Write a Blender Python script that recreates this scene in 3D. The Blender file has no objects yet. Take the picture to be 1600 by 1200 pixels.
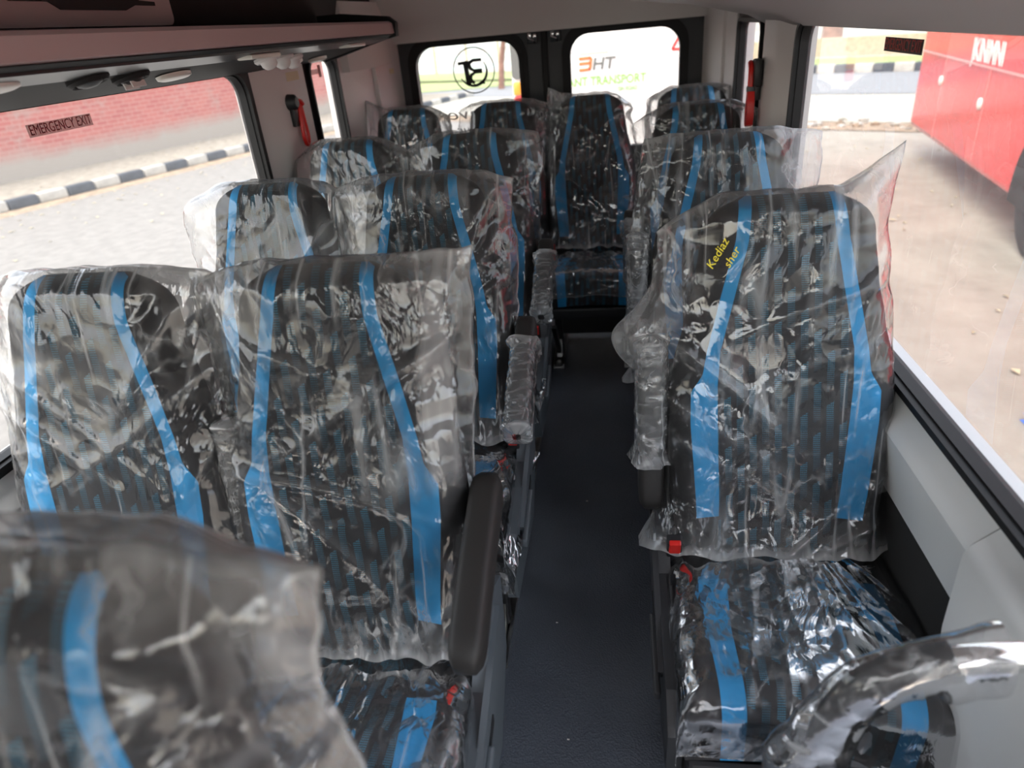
import bpy, bmesh, math, random
from math import sin, cos, pi, radians as R
from mathutils import Vector, Matrix, noise as mnoise
import numpy as np

S = bpy.context.scene
COL = S.collection

# ------------------------------------------------------------------ camera
CAM_H = 1.5
F_PX = 1050.0
cam_d = bpy.data.cameras.new('camera')
cam = bpy.data.objects.new('camera', cam_d); COL.objects.link(cam)
cam_d.sensor_width = 36.0
cam_d.lens = F_PX / 1600 * 36
cam_d.clip_start = 0.02; cam_d.clip_end = 300
def cam_axes(vp=(950, 25), roll=5.4):
    Y = Vector((vp[0]-800, vp[1]-600, F_PX)).normalized()
    hd = Vector((cos(R(roll)), -sin(R(roll)), 0))
    Z = Y.cross(hd).normalized()
    if Z.y > 0: Z = -Z
    X = Y.cross(Z)
    if X.x < 0: X = -X
    return X, Y, Z
X_, Y_, Z_ = cam_axes()
m3 = Matrix(((X_.x, -X_.y, -X_.z), (Y_.x, -Y_.y, -Y_.z), (Z_.x, -Z_.y, -Z_.z)))
cam.matrix_world = Matrix.Translation((0, 0, CAM_H)) @ m3.to_4x4()
cam_d.dof.use_dof = True
cam_d.dof.focus_distance = 1.6
cam_d.dof.aperture_fstop = 2.9
S.camera = cam

# ------------------------------------------------------------------ world, sun, exposure
W = bpy.data.worlds.new('world'); S.world = W; W.use_nodes = True
wn = W.node_tree; wn.nodes.clear()
sky = wn.nodes.new('ShaderNodeTexSky'); sky.sky_type = 'NISHITA'
sky.sun_disc = False; sky.sun_elevation = R(52); sky.sun_rotation = R(215); sky.dust_density = 4.0; sky.air_density = 1.2
hz = wn.nodes.new('ShaderNodeMix'); hz.data_type = 'RGBA'; hz.inputs['Factor'].default_value = .45
hz.inputs['B'].default_value = (6.0, 5.8, 5.6, 1)
bg = wn.nodes.new('ShaderNodeBackground'); bg.inputs['Strength'].default_value = .32
wo = wn.nodes.new('ShaderNodeOutputWorld')
wn.links.new(sky.outputs[0], hz.inputs['A']); wn.links.new(hz.outputs['Result'], bg.inputs['Color']); wn.links.new(bg.outputs[0], wo.inputs[0])
sun_d = bpy.data.lights.new('sun', 'SUN'); sun_d.energy = .38; sun_d.angle = R(20); sun_d.color = (1, .93, .82)
sun = bpy.data.objects.new('sun', sun_d); COL.objects.link(sun)
sun.rotation_euler = Vector((.42, .55, -1.05)).to_track_quat('-Z', 'Y').to_euler()
S.view_settings.view_transform = 'Standard'; S.view_settings.look = 'None'
S.view_settings.exposure = 2.2; S.view_settings.gamma = 1.0; S.view_settings.use_curve_mapping = False
S.cycles.max_bounces = 10; S.cycles.transparent_max_bounces = 32; S.cycles.diffuse_bounces = 4
S.cycles.glossy_bounces = 4; S.cycles.transmission_bounces = 4; S.cycles.caustics_reflective = False; S.cycles.caustics_refractive = False
S.cycles.sample_clamp_indirect = 6.0

# ------------------------------------------------------------------ materials
def newmat(name):
    m = bpy.data.materials.new(name); m.use_nodes = True
    nt = m.node_tree; b = nt.nodes['Principled BSDF']
    return m, nt, b
def N(nt, t, **kw):
    n = nt.nodes.new(t)
    for k, v in kw.items(): setattr(n, k, v)
    return n
def math_(nt, op, a, b=None, clamp=False):
    n = N(nt, 'ShaderNodeMath', operation=op, use_clamp=clamp)
    for i, x in enumerate((a, b)):
        if x is None: continue
        if isinstance(x, (int, float)): n.inputs[i].default_value = x
        else: nt.links.new(x, n.inputs[i])
    return n.outputs[0]
def ramp(nt, fac, stops):
    r = N(nt, 'ShaderNodeValToRGB'); nt.links.new(fac, r.inputs[0])
    e = r.color_ramp.elements
    while len(e) < len(stops): e.new(.5)
    for el, (p, c) in zip(e, stops): el.position = p; el.color = (*c, 1) if len(c) == 3 else c
    return r.outputs[0]
def noise_(nt, vec, scale, detail=3, rough=.5, out=0, **kw):
    n = N(nt, 'ShaderNodeTexNoise', **kw); n.inputs['Scale'].default_value = scale; n.inputs['Detail'].default_value = detail
    n.inputs['Roughness'].default_value = rough
    if vec is not None: nt.links.new(vec, n.inputs['Vector'])
    return n.outputs[out]
def bump_(nt, h, dist, strength=.5):
    b = N(nt, 'ShaderNodeBump'); b.inputs['Distance'].default_value = dist; b.inputs['Strength'].default_value = strength
    nt.links.new(h, b.inputs['Height']); return b.outputs[0]
def plain(name, col, rough=.6, metal=0, bump=None, var=0, spec=.5):
    m, nt, b = newmat(name)
    b.inputs['Roughness'].default_value = rough; b.inputs['Metallic'].default_value = metal
    b.inputs['Specular IOR Level'].default_value = spec
    tc = N(nt, 'ShaderNodeTexCoord').outputs['Object']
    if var:
        f = noise_(nt, tc, 7, 4)
        c = ramp(nt, f, [(.3, tuple(x*(1-var) for x in col)), (.7, tuple(min(1, x*(1+var)) for x in col))])
        nt.links.new(c, b.inputs['Base Color'])
    else: b.inputs['Base Color'].default_value = (*col, 1)
    if bump:
        nt.links.new(bump_(nt, noise_(nt, tc, bump[0], 2), bump[1], bump[2]), b.inputs['Normal'])
    return m
M = {}
M['fabric_black'] = plain('black_fabric', (.032, .031, .033), .85, bump=(900, .0006, .5), var=.15, spec=.3)
M['fabric_blue'] = plain('blue_fabric', (.032, .33, .70), .7, bump=(900, .0004, .4), spec=.3)
M['plastic_black'] = plain('black_plastic', (.018, .018, .02), .45, bump=(600, .0004, .3))
M['plastic_dark'] = plain('dark_plastic', (.03, .031, .034), .5, bump=(500, .0004, .3))
M['armrest_vinyl'] = plain('armrest_vinyl', (.017, .015, .014), .6, bump=(700, .0005, .4))
M['plastic_grey'] = plain('grey_plastic', (.10, .115, .13), .45)
M['trim_grey'] = plain('trim_grey', (.76, .72, .71), .55, bump=(500, .0003, .25))
M['trim_light'] = plain('trim_light', (.72, .73, .73), .5, bump=(500, .0003, .2))
M['headliner'] = plain('headliner', (.70, .66, .645), .8, bump=(400, .0006, .4))
M['duct_grey'] = plain('duct_grey', (.40, .37, .37), .65, bump=(400, .0004, .3))
M['rack_rose'] = plain('rack_rose', (.50, .37, .37), .5, bump=(500, .0003, .25))
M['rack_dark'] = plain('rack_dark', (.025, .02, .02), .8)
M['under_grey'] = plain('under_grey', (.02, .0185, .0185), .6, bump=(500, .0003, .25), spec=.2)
M['gloss_black'] = plain('gloss_black', (.02, .022, .025), .3)
M['rubber'] = plain('rubber', (.010, .010, .011), .55, spec=.25)
M['door_black'] = plain('door_black', (.022, .025, .03), .5, var=.1)
M['carpet_black'] = plain('carpet_black', (.014, .014, .014), .95, bump=(700, .001, .6))
M['chrome'] = plain('chrome', (.8, .8, .8), .08, 1)
M['steel'] = plain('steel', (.55, .55, .53), .3, 1, var=.1)
M['red'] = plain('red_plastic', (.72, .025, .02), .3)
M['cream'] = plain('cream_lens', (.85, .82, .75), .3)
M['maroon'] = plain('maroon_ink', (.20, .012, .016), .6)
M['sticker_red'] = plain('sticker_red', (.45, .05, .04), .5)
M['sticker_dark'] = plain('sticker_dark', (.045, .028, .025), .5)
M['ink_black'] = plain('ink_black', (.018, .02, .018), .6)
M['yellow_ink'] = plain('yellow_ink', (.85, .70, .03), .5)
M['label_cream'] = plain('label_cream', (.75, .66, .45), .6)
M['bus_red'] = plain('bus_red', (.66, .030, .035), .16, var=.06)
M['bus_line'] = plain('bus_line', (.80, .32, .30), .3)
M['van_white'] = plain('van_white', (.72, .71, .69), .25)
M['white_ink'] = plain('white_ink', (.9, .86, .82), .5)
M['orange'] = plain('orange_lens', (.9, .33, .03), .25)
M['orange_ink'] = plain('orange_ink', (.85, .16, .03), .5)
M['green_ink'] = plain('green_ink', (.26, .50, .10), .5)
M['grey_ink'] = plain('grey_ink', (.12, .12, .11), .5)
M['line_grey'] = plain('line_grey', (.55, .53, .55), .5)
M['tyre'] = plain('tyre', (.015, .015, .015), .85)
M['kerb_white'] = plain('kerb_white', (.42, .40, .36), .85, var=.18, bump=(30, .01, .4))
M['kerb_black'] = plain('kerb_black', (.055, .065, .08), .85, var=.25, bump=(30, .01, .4))
M['bark'] = plain('bark', (.23, .12, .085), .95, var=.3, bump=(40, .03, .8))
M['leafgreen'] = plain('leafgreen', (.13, .24, .05), .8, var=.3)
M['blue_sheet'] = plain('blue_sheet', (.08, .25, .80), .5)
M['tan_wall'] = plain('tan_wall', (.42, .34, .24), .9, var=.15)
M['fence_paint'] = plain('fence_paint', (.55, .62, .66), .6, var=.1)
M['leaf_dry'] = plain('leaf_dry', (.46, .41, .27), .8, var=.25)

# striped centre fabric: dark with slanted columns of fine teal dashes
def pattern_mat():
    m, nt, b = newmat('patterned_fabric')
    b.inputs['Roughness'].default_value = .8; b.inputs['Specular IOR Level'].default_value = .3
    uv = N(nt, 'ShaderNodeUVMap'); sp = N(nt, 'ShaderNodeSeparateXYZ'); nt.links.new(uv.outputs[0], sp.inputs[0])
    u, v = sp.outputs[0], sp.outputs[1]
    cu = math_(nt, 'DIVIDE', math_(nt, 'ADD', u, math_(nt, 'MULTIPLY', v, .05)), .0245)
    col = math_(nt, 'FLOOR', cu); fu = math_(nt, 'FRACT', cu)
    row = math_(nt, 'ADD', math_(nt, 'DIVIDE', v, .105), math_(nt, 'ADD', math_(nt, 'MULTIPLY', col, .39), math_(nt, 'MULTIPLY', fu, -.16)))
    fr = math_(nt, 'FRACT', row)
    a = math_(nt, 'LESS_THAN', fu, .56)
    d = math_(nt, 'LESS_THAN', fr, .74)
    fine = math_(nt, 'GREATER_THAN', math_(nt, 'FRACT', math_(nt, 'DIVIDE', v, .0042)), .40)
    fine2 = math_(nt, 'GREATER_THAN', math_(nt, 'FRACT', math_(nt, 'DIVIDE', u, .0035)), .22)
    k = math_(nt, 'MULTIPLY', math_(nt, 'MULTIPLY', a, d), math_(nt, 'MULTIPLY', fine, fine2))
    fade = math_(nt, 'ADD', math_(nt, 'MULTIPLY', fr, .75), .12)
    k = math_(nt, 'MULTIPLY', k, fade)
    mx = N(nt, 'ShaderNodeMix', data_type='RGBA'); nt.links.new(k, mx.inputs['Factor'])
    mx.inputs['A'].default_value = (.034, .034, .038, 1); mx.inputs['B'].default_value = (.06, .30, .46, 1)
    nt.links.new(mx.outputs['Result'], b.inputs['Base Color'])
    nt.links.new(bump_(nt, k, .0006, .3), b.inputs['Normal'])
    return m
M['fabric_pattern'] = pattern_mat()

# thin clear polythene: see-through, shiny at its creases, milky where it bunches
def film_mat(name, milk, scale, bump, gloss=1.0, tint=.97):
    m = bpy.data.materials.new(name); m.use_nodes = True
    nt = m.node_tree; nt.nodes.clear()
    uv = N(nt, 'ShaderNodeUVMap').outputs[0]
    dn = noise_(nt, uv, 5, 2, out=1)
    vm = N(nt, 'ShaderNodeVectorMath', operation='MULTIPLY_ADD'); nt.links.new(dn, vm.inputs[0])
    vm.inputs[1].default_value = (.16, .16, 0); nt.links.new(uv, vm.inputs[2])
    vec = vm.outputs[0]
    mp = N(nt, 'ShaderNodeMapping'); mp.inputs['Rotation'].default_value = (0, 0, .6); mp.inputs['Scale'].default_value = (1, .45, 1)
    nt.links.new(vec, mp.inputs[0])
    def vor(v, sc, feat):
        n = N(nt, 'ShaderNodeTexVoronoi', feature=feat); n.inputs['Scale'].default_value = sc; nt.links.new(v, n.inputs['Vector']); return n.outputs['Distance']
    v1 = vor(mp.outputs[0], scale*.55, 'F1'); v2 = vor(vec, scale*2.2, 'F1')
    pt = ramp(nt, noise_(nt, uv, 5.5, 2), [(.44, (0, 0, 0)), (.62, (1, 1, 1))])
    rn = math_(nt, 'ABSOLUTE', math_(nt, 'SUBTRACT', noise_(nt, mp.outputs[0], scale*1.3, 4), .5))
    h = math_(nt, 'ADD', math_(nt, 'MULTIPLY', v1, math_(nt, 'ADD', math_(nt, 'MULTIPLY', pt, .7), .35)), math_(nt, 'MULTIPLY', math_(nt, 'ADD', math_(nt, 'MULTIPLY', v2, .55), math_(nt, 'MULTIPLY', rn, -1.3)), math_(nt, 'ADD', math_(nt, 'MULTIPLY', pt, .9), .1)))
    nrm = bump_(nt, h, bump, 1.0)
    ed = math_(nt, 'SUBTRACT', 1.0, math_(nt, 'MULTIPLY', rn, 26.0), clamp=True)       # thin crease lines
    def lines(rot, sc):
        q = N(nt, 'ShaderNodeMapping'); q.inputs['Rotation'].default_value = (0, 0, rot); q.inputs['Scale'].default_value = (1, .09, 1); nt.links.new(uv, q.inputs[0])
        r_ = math_(nt, 'ABSOLUTE', math_(nt, 'SUBTRACT', noise_(nt, q.outputs[0], sc, 1), .5))
        return math_(nt, 'SUBTRACT', 1.0, math_(nt, 'MULTIPLY', r_, 34.0), clamp=True)
    ln = math_(nt, 'MAXIMUM', math_(nt, 'MULTIPLY', lines(1.1, 9), ramp(nt, noise_(nt, uv, 3.1, 1), [(.5, (0, 0, 0)), (.6, (1, 1, 1))])), math_(nt, 'MULTIPLY', lines(-.7, 11), ramp(nt, noise_(nt, uv, 3.7, 1), [(.5, (1, 1, 1)), (.42, (0, 0, 0))]) if 0 else ramp(nt, noise_(nt, uv, 3.7, 1), [(.38, (1, 1, 1)), (.5, (0, 0, 0))])))
    patch = ramp(nt, noise_(nt, uv, 7, 2), [(.45, (0, 0, 0)), (.7, (1, 1, 1))])
    at = N(nt, 'ShaderNodeAttribute', attribute_name='bunch').outputs['Fac']
    fm = math_(nt, 'ADD', milk, math_(nt, 'ADD', math_(nt, 'MULTIPLY', math_(nt, 'MAXIMUM', math_(nt, 'MULTIPLY', ed, patch), ln), .38), math_(nt, 'MULTIPLY', at, .45)), clamp=True)
    fr = N(nt, 'ShaderNodeFresnel'); fr.inputs['IOR'].default_value = 1.45; nt.links.new(nrm, fr.inputs['Normal'])
    fg = math_(nt, 'ADD', math_(nt, 'MULTIPLY', fr.outputs[0], 1.45*gloss), .0, clamp=True)
    fg = math_(nt, 'MINIMUM', fg, .8)
    tr = N(nt, 'ShaderNodeBsdfTransparent'); tr.inputs[0].default_value = (tint, tint, tint, 1)
    df = N(nt, 'ShaderNodeBsdfDiffuse'); df.inputs[0].default_value = (.86, .86, .86, 1)
    tl = N(nt, 'ShaderNodeBsdfTranslucent'); tl.inputs[0].default_value = (.86, .86, .86, 1)
    mk = N(nt, 'ShaderNodeMixShader'); mk.inputs[0].default_value = .45; nt.links.new(df.outputs[0], mk.inputs[1]); nt.links.new(tl.outputs[0], mk.inputs[2])
    gl = N(nt, 'ShaderNodeBsdfGlossy'); gl.inputs['Roughness'].default_value = .045; nt.links.new(nrm, gl.inputs['Normal'])
    a = N(nt, 'ShaderNodeMixShader'); nt.links.new(fm, a.inputs[0]); nt.links.new(tr.outputs[0], a.inputs[1]); nt.links.new(mk.outputs[0], a.inputs[2])
    c = N(nt, 'ShaderNodeMixShader'); nt.links.new(fg, c.inputs[0]); nt.links.new(a.outputs[0], c.inputs[1]); nt.links.new(gl.outputs[0], c.inputs[2])
    o = N(nt, 'ShaderNodeOutputMaterial'); nt.links.new(c.outputs[0], o.inputs[0])
    return m
M['film'] = film_mat('clear_polythene', .036, 11, .0145)
M['film_tight'] = film_mat('stretched_polythene', .03, 13, .009)
M['film_soft'] = film_mat('soft_polythene_sleeve', .035, 8, .006, .8)
M['film_wrap'] = film_mat('wound_cling_film', .13, 40, .014, 1.5)

def glass_mat(name, tint):
    m = bpy.data.materials.new(name); m.use_nodes = True
    nt = m.node_tree; nt.nodes.clear()
    tr = N(nt, 'ShaderNodeBsdfTransparent'); tr.inputs[0].default_value = (*tint, 1)
    gl = N(nt, 'ShaderNodeBsdfGlossy'); gl.inputs['Roughness'].default_value = .01
    fr = N(nt, 'ShaderNodeFresnel'); fr.inputs['IOR'].default_value = 1.4
    du = N(nt, 'ShaderNodeBsdfTranslucent'); du.inputs[0].default_value = (.8, .8, .8, 1); dm = N(nt, 'ShaderNodeMixShader'); dm.inputs[0].default_value = .03
    nt.links.new(tr.outputs[0], dm.inputs[1]); nt.links.new(du.outputs[0], dm.inputs[2]); tr = dm
    mx = N(nt, 'ShaderNodeMixShader'); nt.links.new(math_(nt, 'MINIMUM', math_(nt, 'MULTIPLY', fr.outputs[0], .18), .2), mx.inputs[0]); nt.links.new(tr.outputs[0], mx.inputs[1]); nt.links.new(gl.outputs[0], mx.inputs[2])
    o = N(nt, 'ShaderNodeOutputMaterial'); nt.links.new(mx.outputs[0], o.inputs[0])
    return m
M['glass'] = glass_mat('window_glass', (.44, .45, .445))

def floor_mat():
    m, nt, b = newmat('vinyl_floor')
    tc = N(nt, 'ShaderNodeTexCoord').outputs['Object']
    v = N(nt, 'ShaderNodeTexVoronoi', feature='F1'); v.inputs['Scale'].default_value = 190; nt.links.new(tc, v.inputs['Vector'])
    f = noise_(nt, tc, 4, 5)
    c = ramp(nt, f, [(.3, (.10, .115, .14)), (.72, (.13, .147, .175))])
    nt.links.new(c, b.inputs['Base Color'])
    nt.links.new(bump_(nt, v.outputs['Distance'], .0022, .6), b.inputs['Normal'])
    b.inputs['Roughness'].default_value = .42
    return m
M['floor'] = floor_mat()

def ground_mat():
    m, nt, b = newmat('concrete_yard')
    tc = N(nt, 'ShaderNodeTexCoord').outputs['Object']
    f = noise_(nt, tc, .9, 6, .6); g = noise_(nt, tc, 6, 5, .65)
    mp = N(nt, 'ShaderNodeMapping'); mp.inputs['Scale'].default_value = (1, .25, 1); mp.inputs['Rotation'].default_value = (0, 0, .5); nt.links.new(tc, mp.inputs[0])
    s = noise_(nt, mp.outputs[0], 1.6, 4, .6)
    k = math_(nt, 'ADD', math_(nt, 'MULTIPLY', f, .4), math_(nt, 'ADD', math_(nt, 'MULTIPLY', g, .25), math_(nt, 'MULTIPLY', s, .35)))
    c = ramp(nt, k, [(.36, (.24, .215, .18)), (.5, (.33, .30, .25)), (.64, (.41, .38, .32))])
    nt.links.new(c, b.inputs['Base Color']); b.inputs['Roughness'].default_value = .9
    nt.links.new(bump_(nt, g, .02, .4), b.inputs['Normal'])
    return m
M['ground'] = ground_mat()
M['yard'] = plain('darkened_yard', (.20, .19, .175), .95, var=.14, bump=(8, .02, .4))  # left ground, colour darkened to offset the strong daylight on it
M['road'] = plain('asphalt', (.22, .225, .235), .9, var=.06)
M['sand'] = plain('pale_sand', (.40, .38, .325), .95, var=.12)
M['footpath'] = plain('footpath_soil', (.27, .245, .20), .95, var=.28, bump=(12, .03, .5))
M['dirt'] = plain('dirt', (.30, .22, .15), .95, var=.4, bump=(10, .05, .7))
M['grass'] = plain('dry_grass', (.27, .32, .12), .95, var=.3)

def brick_mat():
    m, nt, b = newmat('painted_brick')
    tc = N(nt, 'ShaderNodeTexCoord').outputs['Generated']
    uv = N(nt, 'ShaderNodeUVMap').outputs[0]
    br = N(nt, 'ShaderNodeTexBrick'); nt.links.new(uv, br.inputs['Vector'])
    br.inputs['Scale'].default_value = 1.0; br.inputs['Brick Width'].default_value = .26; br.inputs['Row Height'].default_value = .09; br.inputs['Mortar Size'].default_value = .010
    br.inputs['Color1'].default_value = (.36, .085, .075, 1); br.inputs['Color2'].default_value = (.42, .12, .10, 1); br.inputs['Mortar'].default_value = (.45, .21, .18, 1)
    f = noise_(nt, uv, 1.1, 6, .65); g = noise_(nt, uv, 9, 4, .7)
    k = math_(nt, 'ADD', math_(nt, 'MULTIPLY', f, .65), math_(nt, 'MULTIPLY', g, .35))
    wear = ramp(nt, k, [(.52, (0, 0, 0)), (.64, (1, 1, 1))])
    sp = N(nt, 'ShaderNodeSeparateXYZ'); nt.links.new(uv, sp.inputs[0])
    low = math_(nt, 'SUBTRACT', 1.0, math_(nt, 'DIVIDE', math_(nt, 'ADD', sp.outputs[1], math_(nt, 'MULTIPLY', f, -.5)), .38), clamp=True)
    wf = math_(nt, 'MAXIMUM', math_(nt, 'MULTIPLY', wear, .55), low)
    mx = N(nt, 'ShaderNodeMix', data_type='RGBA'); nt.links.new(wf, mx.inputs['Factor'])
    nt.links.new(br.outputs['Color'], mx.inputs['A']); mx.inputs['B'].default_value = (.34, .295, .255, 1)
    nt.links.new(mx.outputs['Result'], b.inputs['Base Color']); b.inputs['Roughness'].default_value = .9
    nt.links.new(bump_(nt, br.outputs['Fac'], -.01, .5), b.inputs['Normal'])
    return m
M['brick'] = brick_mat()

# ------------------------------------------------------------------ mesh helpers
class MB:
    def __init__(s): s.v = []; s.f = []; s.m = []; s.uv = {}; s.mats = []
    def mi(s, mat):
        if mat not in s.mats: s.mats.append(mat)
        return s.mats.index(mat)
    def add(s, verts, faces, mat):
        o = len(s.v); s.v += [tuple(p) for p in verts]; k = s.mi(mat)
        for f in faces: s.f.append([i+o for i in f]); s.m.append(k)
        return o
    def bm(s, bm, mat, mtx=None):
        if mtx is not None: bmesh.ops.transform(bm, matrix=mtx, verts=bm.verts)
        bm.verts.index_update()
        s.add([v.co[:] for v in bm.verts], [[v.index for v in f.verts] for f in bm.faces], mat); bm.free()
    def box(s, x0, x1, y0, y1, z0, z1, mat, bev=0, seg=2, mtx=None):
        b = bmesh.new(); bmesh.ops.create_cube(b, size=1)
        for v in b.verts: v.co = Vector((x0+(x1-x0)*(v.co.x+.5), y0+(y1-y0)*(v.co.y+.5), z0+(z1-z0)*(v.co.z+.5)))
        if bev: bmesh.ops.bevel(b, geom=b.edges[:], offset=bev, segments=seg, profile=.5, affect='EDGES')
        s.bm(b, mat, mtx)
    def prism(s, prof, axis, a0, a1, mat, mtx=None):
        """prof: closed 2-D polygon; axis 'y': (x,z), 'x': (y,z), 'z': (x,y)"""
        def P(p, a): return {'y': (p[0], a, p[1]), 'x': (a, p[0], p[1]), 'z': (p[0], p[1], a)}[axis]
        n = len(prof); b = bmesh.new()
        A = [b.verts.new(P(p, a0)) for p in prof]; B = [b.verts.new(P(p, a1)) for p in prof]
        b.faces.new(A); b.faces.new(B[::-1])
        for i in range(n): b.faces.new((A[i], B[i], B[(i+1) % n], A[(i+1) % n]))
        bmesh.ops.recalc_face_normals(b, faces=b.faces)
        s.bm(b, mat, mtx)
    def tube(s, path, rad, mat, n=12, caps=True):
        path = [Vector(p) for p in path]; rs = rad if isinstance(rad, (list, tuple)) else [rad]*len(path)
        vs = []; fs = []; up = None
        for i, p in enumerate(path):
            t = (path[min(i+1, len(path)-1)]-path[max(i-1, 0)]).normalized()
            if up is None: up = t.orthogonal().normalized()
            up = (up - t*up.dot(t)).normalized(); w = t.cross(up)
            for k in range(n): a = 2*pi*k/n; vs.append(p+(up*cos(a)+w*sin(a))*rs[i])
        for i in range(len(path)-1):
            for k in range(n): fs.append((i*n+k, i*n+(k+1) % n, (i+1)*n+(k+1) % n, (i+1)*n+k))
        if caps: fs.append(tuple(range(n))[::-1]); fs.append(tuple((len(path)-1)*n+k for k in range(n)))
        s.add(vs, fs, mat)
    def lathe(s, prof, mat, n=24, mtx=Matrix()):
        vs = []; fs = []
        for r, z in prof:
            for k in range(n): a = 2*pi*k/n; vs.append(mtx @ Vector((r*cos(a), r*sin(a), z)))
        for i in range(len(prof)-1):
            for k in range(n): fs.append((i*n+k, i*n+(k+1) % n, (i+1)*n+(k+1) % n, (i+1)*n+k))
        s.add(vs, fs, mat)
    def ring(s, outer, inner, axis, a0, a1, mat):
        """frame between two closed loops with equal point counts"""
        def P(p, a): return {'y': (p[0], a, p[1]), 'x': (a, p[0], p[1]), 'z': (p[0], p[1], a)}[axis]
        n = len(outer); vs = [P(p, a) for a in (a0, a1) for lp in (outer, inner) for p in lp]; fs = []
        for i in range(n):
            j = (i+1) % n
            fs += [(i, j, n+j, n+i), (2*n+i, 3*n+i, 3*n+j, 2*n+j), (i, 2*n+i, 2*n+j, j), (n+i, n+j, 3*n+j, 3*n+i)]
        s.add(vs, fs, mat)
    def build(s, name, parent=None, smooth=False, uv=None, auto=None):
        me = bpy.data.meshes.new(name); me.from_pydata(s.v, [], s.f)
        for m in s.mats: me.materials.append(M[m])
        me.polygons.foreach_set('material_index', s.m)
        if uv is not None:
            l = me.uv_layers.new(name='UVMap'); vi = np.zeros(len(me.loops), dtype=np.int32); me.loops.foreach_get('vertex_index', vi)
            l.data.foreach_set('uv', np.asarray(uv, dtype=np.float32)[vi].ravel())
        if smooth: me.polygons.foreach_set('use_smooth', [True]*len(me.polygons))
        if auto:
            me.polygons.foreach_set('use_smooth', [True]*len(me.polygons)); me.set_sharp_from_angle(angle=R(auto))
        me.update()
        return link(name, me, parent)
def link(name, me, parent=None):
    o = bpy.data.objects.new(name, me); COL.objects.link(o)
    if parent: o.parent = parent
    return o
def fixn(o):
    b = bmesh.new(); b.from_mesh(o.data); bmesh.ops.recalc_face_normals(b, faces=b.faces); b.to_mesh(o.data); b.free(); return o
def tag(o, label=None, cat=None, group=None, kind=None):
    for k, v in (('label', label), ('category', cat), ('group', group), ('kind', kind)):
        if v: o[k] = v
    return o
def struct(o): o['kind'] = 'structure'; return o
def thing(name, loc, label, cat, group=None, rz=0):
    o = bpy.data.objects.new(name, None); COL.objects.link(o); o.location = loc; o.rotation_euler = (0, 0, rz); o.empty_display_size = .1
    return tag(o, label, cat, group)
def rrect(x0, x1, y0, y1, r, n=6):
    pts = []
    for cx, cy, a0 in ((x1-r, y1-r, 0), (x0+r, y1-r, 90), (x0+r, y0+r, 180), (x1-r, y0+r, 270)):
        for k in range(n+1): a = R(a0+90*k/n); pts.append((cx+r*cos(a), cy+r*sin(a)))
    return pts
def text_geo(txt, size, shear=0, bold=0, extr=.0006):
    c = bpy.data.curves.new('t', 'FONT'); c.body = txt; c.size = size; c.shear = shear; c.offset = bold; c.extrude = extr; c.align_x = 'CENTER'; c.align_y = 'CENTER'; c.resolution_u = 3
    o = bpy.data.objects.new('t', c); COL.objects.link(o)
    bpy.context.view_layer.update()
    me = o.evaluated_get(bpy.context.evaluated_depsgraph_get()).to_mesh()
    vs = [v.co.copy() for v in me.vertices]; fs = [list(p.vertices) for p in me.polygons]
    o.to_mesh_clear(); bpy.data.objects.remove(o); bpy.data.curves.remove(c)
    return vs, fs
def add_text(mb, txt, size, mtx, mat, width=None, mirror=False, **kw):
    vs, fs = text_geo(txt, size, **kw)
    if width:
        w = max(v.x for v in vs)-min(v.x for v in vs); k = width/w
        for v in vs: v.x *= k
    if mirror:
        for v in vs: v.x *= -1
    mb.add([mtx @ v for v in vs], fs, mat)

# ------------------------------------------------------------------ vehicle shell (structure)
XL, XR, YF, YB, ZC = -1.23, .58, -1.7, 4.0, 1.84
WB, WT = .815, 1.43                                   # window bottom and top
mb = MB(); mb.box(XL-.1, XR+.1, YF-.1, YB+.12, -.06, 0, 'floor'); struct(mb.build('floor'))
mb = MB(); mb.box(XL-.1, XR+.1, YF-.1, YB+.12, ZC, ZC+.05, 'headliner')
struct(mb.build('ceiling', auto=40))
# left wall
mb = MB()
mb.box(XL-.06, XL, YF, YB, 0, WB-.02, 'trim_light')
mb.prism([(XL-.05, 2.385), (XL+.004, 2.395), (XL+.045, 2.50), (XL+.05, 2.56), (XL+.05, 2.76), (XL+.035, 2.80), (XL+.004, 2.855), (XL-.05, 2.855)], 'z', .6, 1.455, 'trim_grey')
mb.box(XL-.06, XL+.008, 3.245, YB, .6, 1.62, 'trim_grey')
mb.prism([(XL-.06, 1.50), (XL-.03, 1.475), (XL+.0, 1.475), (XL+.02, 1.60), (XL+.06, 1.75), (XL+.10, ZC-.002), (XL-.06, ZC-.002)], 'y', YF, YB, 'rack_dark')  # upper left cove coloured dark to paint in the shadow above the rack
mb.box(XL-.06, XL, -.70, -.55, .6, 1.5, 'trim_grey'); mb.box(XL-.06, XL, YF, -1.55, .6, 1.5, 'trim_grey')
struct(mb.build('wall_left', auto=35))
mb = MB(); mb.prism([(XL, .56), (XL+.035, .56), (XL+.055, .735), (XL+.045, .752), (XL-.004, WB-.015), (XL, WB-.015)], 'y', YF, YB-.1, 'trim_light'); struct(mb.build('trim_1', auto=35))
mb = MB(); mb.box(XL, XL+.055, YF, YB-.05, 0, .56, 'carpet_black', .01); struct(mb.build('trim_2'))
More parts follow.
